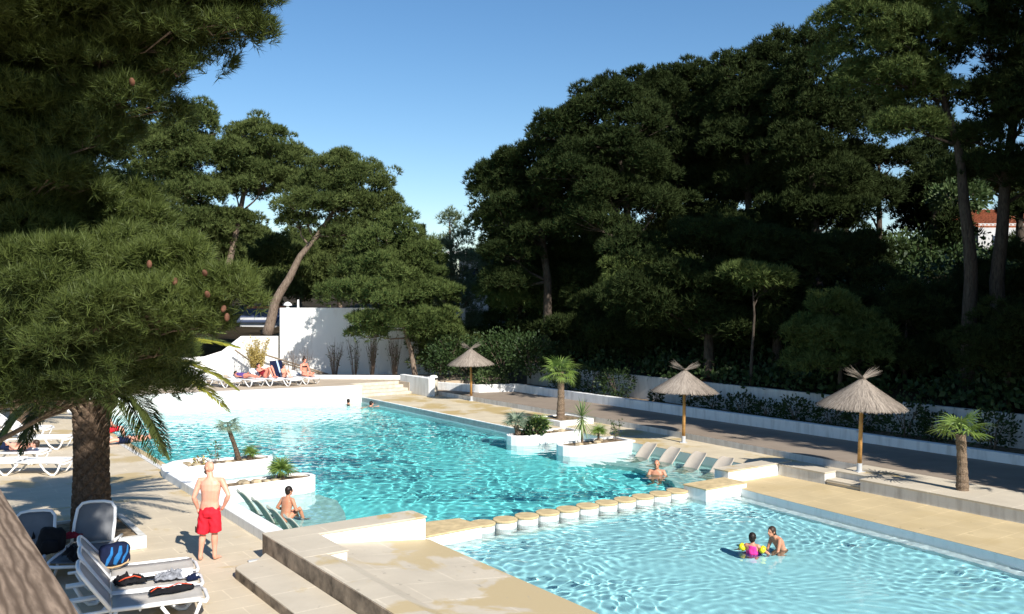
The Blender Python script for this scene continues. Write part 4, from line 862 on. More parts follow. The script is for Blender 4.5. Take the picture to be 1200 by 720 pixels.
# ---------------------------------------------------------------- thatched umbrellas
def umbrella():
    t = thing('thatched_umbrella', '', 'parasol', (0, 0, 0), 0, 'thatched parasols on the right deck')
    MB().tube([(0, 0, .15), (0, 0, 2.2)], [.055, .045], 12).build('pole', 'wood', t, smooth=True)
    mb = MB(); mb.lathe([(.065, 0), (.065, .22)], 14); mb.box((0, 0, .008), (.22, .22, .016)); mb.build('pole_socket', 'metal', t)
    Rr, z0, z1 = 1.06, 1.68, 2.42
    prof = lambda f: (max(.05, Rr * f), z1 - (z1 - z0) * (f ** .88))
    mb = MB(); mb.lathe([prof(f) for f in np.linspace(.02, .96, 9)] + [(prof(.95)[0] - .01, prof(.95)[1] - .05), (.04, z1 - .12)], 36); 
    n = 5200; a = RNG.uniform(0, 2 * PI, n); f0 = RNG.uniform(.02, .78, n) ** .75; f1 = np.minimum(f0 + RNG.uniform(.2, .42, n), 1.0 + RNG.uniform(-.02, .05, n))
    V = []
    for off, f in ((0, f0), (1, (f0 + f1) / 2), (2, f1)):
        r = Rr * f; z = z1 - (z1 - z0) * f ** .88 + RNG.uniform(.005, .035, n) - .02 * (off == 2); aa = a + (RNG.normal(0, .012, n) if off else 0); w = .006 * (1.4 if off < 2 else .6)
        c = np.stack([r * np.cos(aa), r * np.sin(aa), z], -1); s = np.stack([-np.sin(aa), np.cos(aa), 0 * aa], -1) * w; V += [c - s, c + s]
    V = np.stack(V, 1).reshape(-1, 3); b_ = np.arange(n)[:, None] * 6
    F = np.concatenate([b_ + np.array([0, 1, 3, 2]), b_ + np.array([2, 3, 5, 4])])
    mv = np.array(mb.v); o1 = mb.build('canopy', 'thatchd', t, smooth=True)
    fastmesh('thatch_strands', V, F, 'thatch', o1)
    PT = np.tile([0, 0, z1 - .04], (46, 1)) + RNG.normal(0, .02, (46, 3)); d = unit(np.stack([RNG.choice([-1, 1], 46) * RNG.uniform(.8, 1.1, 46), RNG.normal(0, .13, 46), RNG.uniform(.4, .75, 46)], -1))
    V, F = needles(PT, d, .50, .018, 5, .09); fastmesh('top_tuft', V, F, 'thatch', t)
    MB().tube([(.055 * math.cos(w), .055 * math.sin(w), z1 - .02) for w in np.linspace(0, 2 * PI, 13)], .012, 5).build('binding', 'rwood', t)
    mb = MB()
    for k in range(8): w = k * PI / 4; mb.tube([(.03 * math.cos(w), .03 * math.sin(w), z1 - .16), (.98 * math.cos(w), .98 * math.sin(w), z0 - .0)], .014, 5)
    mb.build('ribs', 'wood', t)
    return t
um = umbrella()
for i, (b, rz, lab, sc) in enumerate([(P(34.68, 22.16, .2 - .196), .1, 'thatched straw parasol farthest away, beside the steps and the bin', 1.0), (P(20.65, 21.39, .004), -.15, 'thatched straw parasol in the middle, behind the beige water seats', 1.0), (P(13.77, 20.69, .222), .25, 'thatched straw parasol nearest on the right, standing on the raised ledge', 1.0)]):
    o = um if i == 0 else copy_tree(um); o.location = b; o.rotation_euler = ((.02, -.025, .03)[i], (-.015, .02, .02)[i], rz); o['label'] = lab; o.scale = ((1, 1, 1), (1.02, 1.02, .985), (1.03, 1.03, 1.01))[i]

# ---------------------------------------------------------------- loungers
def lounger(sling='sling'):
    """local x: foot end 0 -> head, y width, z up"""
    t = thing('sun_lounger', '', 'sun lounger')
    W2 = .34
    seat = [(0.02, .30), (.12, .345), (.5, .35), (.9, .345), (1.28, .35)]
    mb = MB()
    for s in (-1, 1): mb.tube([(x, s * W2, z) for x, z in seat], .03, 8, squash=(1, 1, 1.1))
    mb.tube([(.03, -W2, .30), (-.02, -.2, .30), (-.02, .2, .30), (.03, W2, .30)], .03, 8)
    for x in (.45, .9, 1.28): mb.tube([(x, -W2, .30), (x, W2, .30)], .018, 6)
    mb.tube([(1.28, -W2, .35), (1.9, -W2, .32)], .026, 6); mb.tube([(1.28, W2, .35), (1.9, W2, .32)], .026, 6)
    mb.build('frame', 'plast', t, smooth=True)
    for s in (-1, 1):
        MB().tube([(.08, s * W2, .32), (.16, s * W2, .12), (.24, s * W2, .02), (.34, s * W2, .02), (.5, s * W2, .14), (.62, s * W2, .31)], .026, 8).build('leg', 'plast', t, smooth=True)
        MB().tube([(1.2, s * W2, .32), (1.36, s * W2, .14), (1.48, s * W2, .02), (1.58, s * W2, .02), (1.68, s * W2, .12), (1.78, s * W2, .31)], .026, 8).build('leg', 'plast', t, smooth=True)
    mb = MB(); m = 14
    vs = []
    for i in range(m + 1):
        x = .04 + 1.22 * i / m; z = .355 - .012 * math.sin(PI * i / m)
        for j in range(5): y = (j / 4 - .5) * .62; vs.append((x, y, z - .018 * (1 - (2 * j / 4 - 1) ** 2)))
    mb.add(vs, [(i * 5 + j, i * 5 + j + 1, (i + 1) * 5 + j + 1, (i + 1) * 5 + j) for i in range(m) for j in range(4)]); o = mb.build('seat_sling', sling, t, smooth=True)
    o.modifiers.new('s', 'SOLIDIFY').thickness = .006
    # white cross bands as in moulded frames
    # backrest child, hinged at x=1.28
    mb = MB(); out = [(0, -W2), (.35, -W2), (.6, -W2 + .02), (.70, -W2 + .09), (.725, -.12), (.725, .12), (.70, W2 - .09), (.6, W2 - .02), (.35, W2), (0, W2)]
    mb.tube([(x, y, .0) for x, y in out], .03, 8); bk = mb.build('backrest', 'plast', t, smooth=True); bk.location = (1.28, 0, .36)
    mb = MB(); vs = []
    for i in range(9):
        x = .02 + .685 * i / 8; hw = W2 - .02 - (.06 * max(0, (x - .58) / .14))
        for j in range(5): y = (j / 4 - .5) * 2 * hw; vs.append((x, y, -.02 * (1 - (2 * j / 4 - 1) ** 2) * math.sin(PI * i / 8)))
    mb.add(vs, [(i * 5 + j, i * 5 + j + 1, (i + 1) * 5 + j + 1, (i + 1) * 5 + j) for i in range(8) for j in range(4)]); o = mb.build('back_sling', sling, bk, smooth=True)
    o.modifiers.new('s', 'SOLIDIFY').thickness = .006
    return t
GL = 'white-framed sun loungers'
protoT = lounger('sling'); protoG = lounger('greysling'); protoW = lounger('plast')
usedp = set()
def put_l(proto, loc_, rz, back, label):
    if id(proto) in usedp: o = copy_tree(proto)
    else: o = proto; usedp.add(id(proto))
    o.location = loc_; o.rotation_euler = (0, 0, rz); o['label'] = label; o['group'] = GL
    for c in o.children:
        if c.name.startswith('backrest'): c.rotation_euler = (0, -back, 0)
    return o
LA = math.atan2(UY, UX)          # direction of +u
# foreground three: foot ends towards the low step, heads to the left
dirF = PI + ANG - .10
fl1 = P(12.55, 4.05, 0)
LR = []
def Lxy(px, py, z): return G(px, py, z)
fg = [((244, 706), 'nearest foreground lounger with taupe sling and a raised back, lowest in the photo'), ((232, 676), 'foreground lounger second from the front, clothes lying on its foot end'), ((212, 661), 'foreground lounger third from the front, behind the clothes-strewn one')]
base_l = Vector(G(243, 703, .33)); side = Vector((-.41, .91, 0)).normalized(); base_l += side * .36
FR = PI + .42
for i, (q, lab) in enumerate(fg):
    p = base_l + side * (.77 * i); p.z = 0
    LR.append(put_l(protoT, p, FR, [.95, .95, .9][i], lab))
put_l(protoG, (-7.28, 14.7, 0), math.radians(99), 1.12, 'lounger with upright grey sling back against the date palm trunk')
put_l(protoG, (-8.05, 14.5, 0), math.radians(108), .75, 'grey-slung lounger in shade left of the upright one, heaped with dark bags')
# left terrace loungers
put_l(protoW, (-13.9, 28.2, 0), PI + .08, .75, 'white lounger with half raised back on the left terrace, near the far date palm')
put_l(protoW, (-11.9, 24.1, 0), PI + .02, .0, 'flat white lounger in the shade at the left frame edge, nearer one')
put_l(protoW, (-15.6, 30.3, 0), PI + .1, .7, 'white lounger at the left frame edge behind the half raised one')
put_l(protoW, (-13.3, 25.6, 0), PI + .05, .5, 'white lounger between the flat and half raised ones, a person lying on it')
# far deck
fd = [(268, 451, .95, 'empty white lounger on the far sun deck, back raised, left of the sunbathers'), (296, 450, .15, 'far deck lounger under the reader lying on purple towel'), (320, 449, .55, 'far deck lounger under the person with raised knees'), (341, 449, 1.1, 'far deck lounger with navy striped towel over its back'), (362, 447, .3, 'rightmost far deck lounger, a person sitting on its edge'), (240, 446, .95, 'far deck lounger with raised back partly behind pine branch tips'), (213, 450, .95, 'leftmost far deck lounger, seen below the pine branch')]
FD = {}
FZ = .55
for k, (x, y, back, lab) in enumerate(fd):
    b = Vector(G(x + 8, y + 4, FZ)); FD[k] = (b, LA + .35); put_l(protoW, b, LA + .35, back, lab)

# seats in the water
def shell(mat, kx=1., kz=1.):
    t = thing('water_seat', '', 'seat')
    prof = [(a_ * kx, b_ * (kz if b_ > 0 else 1)) for a_, b_ in [(-.26, .44), (-.18, .39), (.06, .17), (.30, -.10), (.44, -.28), (.62, -.36), (.88, -.33)]]
    mb = MB(); vs = []; nj = 8; L = len(prof)
    for i, (x, z) in enumerate(prof):
        hw = .27 * (1 - .30 * (abs(i / (L - 1) - .5) * 2) ** 4)
        for j in range(nj + 1): y = (j / nj - .5) * 2; vs.append((x - .05 * (y * y) * -1, y * hw * 1.12, z + .035 * y * y))
    mb.add(vs, [(i * (nj + 1) + j, i * (nj + 1) + j + 1, (i + 1) * (nj + 1) + j + 1, (i + 1) * (nj + 1) + j) for i in range(L - 1) for j in range(nj)])
    o = mb.build('shell', mat, t, smooth=True); o.modifiers.new('s', 'SOLIDIFY').thickness = .035; ss = o.modifiers.new('ss', 'SUBSURF'); ss.levels = 1; ss.render_levels = 2; caus(o)
    mb = MB(); mb.box((.45, 0, -.46), (.4, .3, .2)); caus(mb.build('support', 'white2', t, bevel=.01)); return t
sg = shell('shellg', .62, .85)
for i in range(4):
    o = sg if i == 0 else copy_tree(sg); o.location = P(20.45 - i * .98, 6.84, -.12); o.rotation_euler = (0, 0, ANG - .05); o['group'] = 'greenish water seats on the left'
    o['label'] = ['greenish moulded water seat farthest from the beige wall, left basin', 'greenish water seat second from the planter, beside the boy', 'greenish water seat directly behind the boy', 'greenish water seat nearest the beige wall, left basin'][i]
sb = shell('shellb', .95, .9)
for i in range(4):
    o = sb if i == 0 else copy_tree(sb); o.location = P(20.45 - i * 1.03, 19.62, -.26); o.rotation_euler = (0, 0, ANG + PI); o['group'] = 'beige water seats on the right'
    o['label'] = ['beige moulded water seat next to the yucca planter', 'beige water seat right behind the bathing man', 'third beige water seat from the yucca planter', 'beige water seat nearest the low white wall'][i]

# ---------------------------------------------------------------- people
def lerp(a, b, f): return a + (b - a) * f
def human(name_label, loc_, rz, J, skin, s=1., girth=1., voxel=.0085, submerged=False, face=0., bald=False):
    """J: joint positions in metres (x right, y forward, z up) for the real figure"""
    t = thing('person', name_label, 'person', loc_, rz)
    V = {k: Vector(p) for k, p in J.items()}
    mb = MB(); g = s * girth
    up = (V['neck'] - V['pelvis']).normalized(); rt = (V['shR'] - V['shL']).normalized(); hipax = (V['hipR'] - V['hipL']).normalized()
    # torso rings
    path = [(V['pelvis'] - up * .10 * s, .125, .10), (V['pelvis'] - up * .03 * s, .165, .118), (V['pelvis'] + up * .05 * s, .16, .11), (lerp(V['pelvis'], V['chest'], .45), .142, .10), (lerp(V['pelvis'], V['chest'], .75), .15, .108), (V['chest'], .168, .115), (lerp(V['chest'], V['neck'], .45), .175, .105), (lerp(V['chest'], V['neck'], .72), .15, .085), (lerp(V['chest'], V['neck'], .88), .09, .07), (V['neck'], .055, .055), (V['neck'] + (V['head'] - V['neck']) * .5, .052, .055)]
    vs = []; n = 20
    for i, (c, a, b) in enumerate(path):
        tt = (path[min(i + 1, len(path) - 1)][0] - path[max(0, i - 1)][0]).normalized(); ax = (rt if i > 3 else hipax); ax = (ax - tt * ax.dot(tt)).normalized(); fy = tt.cross(ax)
        for k in range(n):
            w = 2 * PI * k / n; cx = math.copysign(abs(math.cos(w)) ** .8, math.cos(w)); vs.append(c + ax * cx * a * g + fy * math.sin(w) * b * g)
    L = len(path); mb.add(vs, [(i * n + k, i * n + (k + 1) % n, (i + 1) * n + (k + 1) % n, (i + 1) * n + k) for i in range(L - 1) for k in range(n)] + [tuple(range(n))[::-1], tuple(range((L - 1) * n, L * n))])
    for sd_ in 'LR':
        sh, el, wr, hp, kn, an = [V[k + sd_] for k in ('sh', 'el', 'wr', 'hip', 'kn', 'an')]
        sg_ = 1 if sd_ == 'R' else -1
        mb.tube([lerp(V['neck'], sh, .35) - up * .03 * s, sh, lerp(sh, el, .3), lerp(sh, el, .75), el, lerp(el, wr, .3), lerp(el, wr, .75), wr], [x * g for x in (.05, .06, .052, .043, .038, .043, .031, .026)], 12, 'round')
        mb.tube([hp, lerp(hp, kn, .2), lerp(hp, kn, .65), kn, lerp(kn, an, .28), lerp(kn, an, .7), an], [x * g for x in (.085, .088, .066, .052, .056, .038, .034)], 14, 'round')
        ft = V['toe' + sd_] if 'toe' + sd_ in V else an + Vector((.03 * sg_, .17, -.05)) * s
        hl = an + (an - ft).normalized() * .03 * s; hl.z = min(an.z - .02 * s, hl.z)
        fd_ = (ft - hl)
        mb.tube([an, lerp(hl, ft, .2), lerp(hl, ft, .55), lerp(hl, ft, .85), ft], [x * s for x in (.036, .038, .036, .034, .022)], 10, 'round')
        for q in range(5): mb.tube([lerp(hl, ft, .85) + Vector(((q - 2) * .016 * s, 0, 0)), ft + Vector(((q - 2) * .017 * s, .02 * s * (1 - .25 * abs(q - 1)), -.004 * s))], .010 * s, 6, 'round')
        # hand
        hd = V['hand' + sd_] - wr if 'hand' + sd_ in V else (wr - el)
        hd.normalize(); side_ = hd.cross(Vector((0, 1, 0)));
        if side_.length < .3: side_ = hd.cross(Vector((1, 0, 0)))
        side_ = Vector((0, 1, 0)) - hd * hd.y; side_.normalize(); nrm = hd.cross(side_)
        pc_ = wr + hd * .045 * s
        mb.tube([wr, pc_ - side_ * .012 * s, wr + hd * .09 * s], [.026 * s, .030 * s, .026 * s], 8, 'round'); mb.tube([wr + side_ * .012 * s, pc_ + side_ * .016 * s, wr + hd * .088 * s + side_ * .02 * s], [.02 * s, .022 * s, .018 * s], 8, 'round')
        for q in range(4):
            o_ = wr + hd * .085 * s + side_ * ((1.5 - q) * .0215 * s); fl = (.075, .083, .077, .06)[q] * s
            mb.tube([o_, o_ + hd * fl * .5 + nrm * .008 * s * -sg_, o_ + hd * fl * .95 + nrm * .024 * s * -sg_], [.0095 * s, .009 * s, .0075 * s], 6, 'round')
        o_ = wr + hd * .03 * s + side_ * .03 * s; mb.tube([o_, o_ + (hd * .6 + side_ * .8) * .035 * s, o_ + (hd * .9 + side_ * .6) * .065 * s], [.013 * s, .011 * s, .009 * s], 6, 'round')
    # head, turned by `face` about z
    hz = Matrix.Rotation(face, 3, 'Z'); h = V['head']
    tilt = Matrix.Rotation(J.get('_tilt', 0) if isinstance(J.get('_tilt', 0), float) else 0, 3, 'X')
    def hp_(x, y, z): return h + hz @ Vector((x, y, z)) * s
    mb.ell(hp_(0, -.008, .022), (.076 * s, .097 * s, .098 * s), hz); mb.ell(hp_(0, .022, -.045), (.058 * s, .066 * s, .068 * s), hz); mb.ell(hp_(0, .055, -.085), (.03 * s, .028 * s, .024 * s), hz, 10, 7)
    mb.tube([hp_(0, .088, .022), hp_(0, .104, -.012), hp_(0, .108, -.024)], [.009 * s, .013 * s, .014 * s], 8, 'round'); mb.ell(hp_(0, .074, .03), (.052 * s, .02 * s, .014 * s), hz, 10, 6)
    for e in (-1, 1): mb.ell(hp_(e * .078, -.01, -.002), (.012 * s, .022 * s, .033 * s), hz, 8, 6)
    mb.ell(hp_(0, .084, -.052), (.024 * s, .012 * s, .010 * s), hz, 8, 6)
    o = mb.build('body', skin, t, smooth=True)
    md = o.modifiers.new('r', 'REMESH'); md.mode = 'VOXEL'; md.voxel_size = voxel; md.use_smooth_shade = True
    sm = o.modifiers.new('s', 'SMOOTH'); sm.iterations = 2; sm.factor = .45
    dg = bpy.context.evaluated_depsgraph_get(); me = bpy.data.meshes.new_from_object(o.evaluated_get(dg)); o.modifiers.clear(); old = o.data; o.data = me; bpy.data.meshes.remove(old)
    if not me.materials: me.materials.append(M[skin])
    if submerged: caus(o)
    for e in (-1, 1): MB().ell(hp_(e * .030, .078, .012), (.012 * s, .008 * s, .008 * s), hz, 8, 6).build('eye', 'eye', t)
    return t, hp_, hz, V
def cloth_hull(t, name, mat, tubes, vox=.009, sm=4):
    mb = MB()
    for pts, r, sq in tubes: mb.tube(pts, r, 16, True, sq)
    o = mb.build(name, mat, t, smooth=True); md = o.modifiers.new('r', 'REMESH'); md.mode = 'VOXEL'; md.voxel_size = vox; md.use_smooth_shade = True
    s_ = o.modifiers.new('s', 'SMOOTH'); s_.iterations = sm; s_.factor = .5
    dg = bpy.context.evaluated_depsgraph_get(); me = bpy.data.meshes.new_from_object(o.evaluated_get(dg)); o.modifiers.clear(); o.data = me
    if not me.materials: me.materials.append(M[mat])
    # fabric folds
    n_ = len(me.vertices); co_ = np.empty(n_ * 3); me.vertices.foreach_get('co', co_); co_ = co_.reshape(-1, 3); nn = np.empty(n_ * 3); me.vertices.foreach_get('normal', nn); nn = nn.reshape(-1, 3)
    w = .0035 * np.sin(co_[:, 0] * 60 + co_[:, 2] * 14 + np.sin(co_[:, 2] * 17) * 2) + .002 * np.sin(co_[:, 2] * 48 + co_[:, 0] * 20 + co_[:, 1] * 30)
    me.vertices.foreach_set('co', (co_ + nn * w[:, None]).ravel()); me.update(); return o
def hair_cap(t, hp_, hz, mat, s, long=False, r=1.):
    mb = MB(); mb.ell(hp_(0, -.022, .034), (.084 * s * r, .098 * s * r, .098 * s * r), hz, 18, 12); mb.ell(hp_(0, -.05, -.02), (.074 * s * r, .06 * s * r, .08 * s * r), hz, 14, 9)
    if long: mb.tube([hp_(0, -.07, 0), hp_(0, -.10, -.09), hp_(0, -.12, -.2), hp_(.01, -.13, -.28)], [.055 * s, .05 * s, .035 * s, .012 * s], 12, 'round')
    return mb.build('hair', mat, t, smooth=True)

# the standing man: weight on both feet, hands on hips, back to the camera
st = dict(pelvis=(.055, 0, .93), chest=(.08, -.02, 1.28), neck=(.07, -.01, 1.50), head=(.035, .03, 1.655), shL=(-.115, 0, 1.44), shR=(.275, 0, 1.44), elL=(-.205, -.07, 1.15), elR=(.425, -.10, 1.20), wrL=(-.165, .03, .93), wrR=(.315, -.02, .985), handL=(-.14, .05, .80), handR=(.24, .05, .88),
          hipL=(-.03, 0, .90), hipR=(.145, 0, .90), knL=(-.075, .02, .49), knR=(.135, .02, .49), anL=(-.115, 0, .075), anR=(.125, .05, .075), toeL=(-.155, .16, .02), toeR=(.165, .21, .02))
man, hp_, hz, V = human('bald man in bright red swim shorts standing on the terrace, back turned', (-5.47, 16.05, 0), 0, st, 'skin', 1., 1.06, .0075, face=1.15)
cloth_hull(man, 'swim_shorts', 'red', [([(.05, 0, .985), (.055, 0, .95), (.055, 0, .87), (.055, 0, .80)], [.168, .175, .19, .17], (1, .74, 1)), ([(-.03, 0, .88), (-.055, .01, .66), (-.075, .015, .50)], [.112, .115, .118], None), ([(.135, 0, .88), (.145, .01, .66), (.15, .015, .525)], [.112, .115, .115], None)])
MB().box((-.175, -.055, .575), (.012, .075, .10), .5).build('shorts_patch', 'black', man)
mb = MB(); mb.ell(hp_(0, .040, -.065), (.061, .058, .052), hz); mb.build('beard', 'beard', man, smooth=True)
mb = MB(); 
# boy sitting on the third left seat, seen from behind
u, v = 19.05, 7.25
boyj = dict(pelvis=(0, 0, .0), chest=(0, .06, .30), neck=(0, .09, .48), head=(.01, .12, .60), shL=(-.15, .09, .42), shR=(.15, .09, .42), elL=(-.26, .0, .22), elR=(.24, .12, .2), wrL=(-.22, .2, .12), wrR=(.14, .28, .16), hipL=(-.08, 0, 0), hipR=(.08, 0, 0), knL=(-.1, .36, .10), knR=(.1, .34, .18), anL=(-.1, .55, -.2), anR=(.1, .5, -.2))
b, hp_, hz, V = human('dark-haired boy sitting in the left water seats, seen from behind', P(19.2, 7.35, -.20), ANG - PI / 2 + .35, boyj, 'skin2', .86, 1., .009, True, face=-.2)
hair_cap(b, hp_, hz, 'hair', .9)
# older man standing chest deep by the right seats
oj = dict(pelvis=(0, 0, .0), chest=(0, .04, .34), neck=(0, .06, .56), head=(0, .10, .70), shL=(-.19, .05, .49), shR=(.19, .05, .49), elL=(-.3, .14, .25), elR=(.27, .18, .25), wrL=(-.16, .3, .16), wrR=(.12, .34, .18), hipL=(-.1, 0, 0), hipR=(.1, 0, 0), knL=(-.1, .3, -.1), knR=(.1, .3, -.1), anL=(-.1, .3, -.4), anR=(.1, .3, -.4))
b, hp_, hz, V = human('balding man bathing chest deep before the beige seats, facing the camera', P(18.3, 17.9, -.66), PI - .25, oj, 'skin2', 1., 1.04, .010, True, face=.0)
mb = MB(); mb.ell(hp_(0, -.035, .015), (.082, .088, .082), hz); mb.build('hair', 'hairb', b, smooth=True)
# two girls in the paddling pool
gj = dict(pelvis=(0, 0, .0), chest=(0, .10, .20), neck=(0, .20, .33), head=(0, .28, .43), shL=(-.12, .17, .28), shR=(.12, .17, .28), elL=(-.14, .24, .08), elR=(.14, .24, .08), wrL=(-.13, .32, -.08), wrR=(.13, .32, -.08), hipL=(-.07, 0, 0), hipR=(.07, 0, 0), knL=(-.09, .16, -.26), knR=(.09, .16, -.26), anL=(-.09, -.1, -.36), anR=(.09, -.1, -.36))
b, hp_, hz, V = human('girl with long dark wet hair leaning forward in the paddling pool, right one', P(11.42, 14.6, -.32), PI / 2 + .45, gj, 'skin2', .84, .92, .008, True, face=.1)
hair_cap(b, hp_, hz, 'hairb', .88, True)
gj2 = dict(pelvis=(0, 0, -.10), chest=(0, .03, .10), neck=(0, .03, .24), head=(0, .04, .34), shL=(-.11, .02, .19), shR=(.11, .02, .19), elL=(-.24, .04, .11), elR=(.24, .04, .11), wrL=(-.34, .14, .0), wrR=(.34, .14, .0), hipL=(-.06, 0, -.1), hipR=(.06, 0, -.1), knL=(-.08, .15, -.25), knR=(.08, .15, -.25), anL=(-.08, 0, -.35), anR=(.08, 0, -.35))
b, hp_, hz, V = human('small girl with yellow armbands and pink swimsuit in the paddling pool, left one', P(11.55, 13.85, -.30), -.5, gj2, 'skin2', .78, .92, .008, True, face=.0)
hair_cap(b, hp_, hz, 'hair', .86)
cloth_hull(b, 'swimsuit', 'pink', [([(0, .0, -.08), (0, .03, .08), (0, .035, .19)], [.108, .112, .10], (1.1, .85, 1))], .01, 2)
mb = MB(); mb.lathe([(.10, .03), (.15, .02), (.20, .0), (.19, -.02), (.09, .0)], 24, (0, 0, 0)); mb.build('swim_skirt', 'lilac', b, smooth=True)
for e in (-1, 1):
    mb = MB(); a_ = Vector((e * .15, .025, .165)); c_ = Vector((e * .235, .04, .11)); mb.tube([a_, a_.lerp(c_, .2), a_.lerp(c_, .8), c_], [.045, .075, .078, .05], 16); mb.build('armband', 'yellow', b, smooth=True)
# swimmers, only heads and shoulders above water
def swimmer(label, uv_, rz, skin, hair, face=0, armout=False):
    j = dict(pelvis=(0, -.35, -.25), chest=(0, -.12, -.12), neck=(0, .0, .0), head=(0, .06, .12), shL=(-.17, -.04, -.05), shR=(.17, -.04, -.05), elL=(-.3, .15, -.12), elR=(.32, .15, .0 if armout else -.12), wrL=(-.2, .35, -.12), wrR=(.52, .3, .05 if armout else -.12), hipL=(-.09, -.4, -.28), hipR=(.09, -.4, -.28), knL=(-.1, -.7, -.4), knR=(.1, -.7, -.4), anL=(-.1, -1.0, -.5), anR=(.1, -1.0, -.5))
    b, hp_, hz, V = human(label, P(*uv_, WZ - .02), rz, j, skin, .95, 1., .012, True, face); hair_cap(b, hp_, hz, hair, .97); return b
swimmer('swimmer with only the dark head showing near the far white pool wall', (39.0, 18.05), .5, 'skin2', 'hair')
swimmer('dark-haired swimmer holding the pool edge near the cream steps', (37.5, 18.45), -.9, 'skin', 'hair', 0, True)
swimmer('dark-haired bather half hidden behind the nearer left planter', (23.2, 8.6), .4, 'skin2', 'hair')
# people sitting on the left pool edge beyond the palm
sj = dict(pelvis=(0, 0, .12), chest=(0, -.03, .44), neck=(0, -.02, .65), head=(0, .02, .80), shL=(-.19, -.02, .58), shR=(.19, -.02, .58), elL=(-.26, .05, .34), elR=(.26, .05, .34), wrL=(-.16, .25, .2), wrR=(.16, .25, .2), hipL=(-.1, 0, .12), hipR=(.1, 0, .12), knL=(-.14, .42, .16), knR=(.14, .42, .16), anL=(-.14, .5, -.25), anR=(.14, .5, -.25))
b, hp_, hz, V = human('person in red shorts sitting on the left pool edge, half behind the palm', P(33.6, 6.5, .0), ANG - PI / 2, sj, 'skin', 1., 1., .011, True)
hair_cap(b, hp_, hz, 'hair', 1.); cloth_hull(b, 'swim_shorts', 'red', [([(0, 0, .05), (0, 0, .2)], [.16, .16], (1.1, .9, 1)), ([(-.1, 0, .13), (-.13, .3, .16)], [.1, .095], None), ([(.1, 0, .13), (.13, .3, .16)], [.1, .095], None)], .012, 2)
lyj = dict(pelvis=(0, 0, .12), chest=(0, -.34, .13), neck=(0, -.55, .15), head=(0, -.72, .18), shL=(-.18, -.5, .13), shR=(.18, -.5, .13), elL=(-.3, -.3, .1), elR=(.3, -.3, .1), wrL=(-.2, -.1, .2), wrR=(.28, -.05, .1), hipL=(-.09, .04, .12), hipR=(.09, .04, .12), knL=(-.1, .42, .16), knR=(.1, .44, .16), anL=(-.1, .85, .08), anR=(.1, .86, .08), toeL=(-.12, .95, .18), toeR=(.12, .96, .18))
b, hp_, hz, V = human('sunbather lying on the left pool edge under the drooping frond', P(30.9, 6.55, .0), ANG + PI / 2, lyj, 'skin', 1., 1., .011)
hair_cap(b, hp_, hz, 'hairb', 1.)
cloth_hull(b, 'swim_shorts', 'navy', [([(0, -.06, .12), (0, .06, .12)], [.16, .16], (1.1, 1, .75)), ([(-.09, .04, .12), (-.1, .3, .15)], [.095, .09], None), ([(.09, .04, .12), (.1, .3, .15)], [.095, .09], None)], .012, 2)
b, hp_, hz, V = human('person in dark shorts lying on the white lounger at the left frame edge', (-14.3, 25.5, .37), PI / 2 + .05, lyj, 'skin', 1., 1., .011)
hair_cap(b, hp_, hz, 'hairb', 1.)
cloth_hull(b, 'swim_shorts', 'navy', [([(0, -.06, .12), (0, .06, .12)], [.16, .16], (1.1, 1, .75)), ([(-.09, .04, .12), (-.1, .3, .15)], [.095, .09], None), ([(.09, .04, .12), (.1, .3, .15)], [.095, .09], None)], .012, 2)
# sunbathers on the far deck (lying along the lounger; local +y points to the foot end)
def on_l(k, x): b, a = FD[k]; return (b.x + math.cos(a) * x, b.y + math.sin(a) * x, FZ + .37), a + PI / 2
l_, a_ = on_l(1, 1.0)
b, hp_, hz, V = human('sunbather lying flat on purple towel on the far deck', l_, a_, lyj, 'skin3', 1., 1., .012); hair_cap(b, hp_, hz, 'hair', 1.05)
cloth_hull(b, 'shirt', 'purple', [([(0, -.55, .14), (0, -.3, .13), (0, 0, .12)], [.15, .18, .17], (1.15, 1, .72))], .014, 2)
kj = dict(lyj); kj.update(chest=(0, -.28, .27), neck=(0, -.44, .42), head=(0, -.54, .55), shL=(-.18, -.42, .36), shR=(.18, -.42, .36), elL=(-.28, -.2, .3), elR=(.28, -.2, .3), wrL=(-.1, .0, .4), wrR=(.1, .0, .4), knL=(-.1, .30, .55), knR=(.1, .34, .5), anL=(-.1, .55, .1), anR=(.1, .6, .1), toeL=(-.1, .72, .05), toeR=(.1, .77, .05))
l_, a_ = on_l(2, 1.0)
b, hp_, hz, V = human('sunbather with raised knees and dark top on the far deck', l_, a_, kj, 'skin3', 1., 1., .012); hair_cap(b, hp_, hz, 'hair', 1.05)
cloth_hull(b, 'shirt', 'darkred', [([(0, -.42, .36), (0, -.2, .2), (0, 0, .13)], [.13, .16, .15], (1.15, 1, .9))], .014, 2)
l_, a_ = on_l(3, .95)
b, hp_, hz, V = human('child sitting with drawn-up knees beside the navy striped towel', l_, a_ , {k: tuple(x * .72 for x in p) for k, p in {**kj, 'chest': (0, -.08, .42), 'neck': (0, -.08, .6), 'head': (0, -.04, .76), 'shL': (-.17, -.08, .53), 'shR': (.17, -.08, .53), 'elL': (-.24, .1, .35), 'elR': (.24, .1, .35), 'wrL': (-.1, .32, .4), 'wrR': (.1, .32, .4)}.items()}, 'skin', .74, 1., .012); hair_cap(b, hp_, hz, 'hairb', .8)
l_, a_ = on_l(4, .8)
crj = {**sj, 'knL': (-.34, .3, .15), 'knR': (.34, .3, .15), 'anL': (.1, .38, .08), 'anR': (-.1, .42, .08), 'toeL': (.22, .45, .04), 'toeR': (-.22, .48, .04)}
b, hp_, hz, V = human('woman in dark bikini sitting cross-legged on the rightmost far deck lounger', (l_[0], l_[1], l_[2] - .02), a_, crj, 'skin3', 1., .95, .012); hair_cap(b, hp_, hz, 'hairb', 1.08)
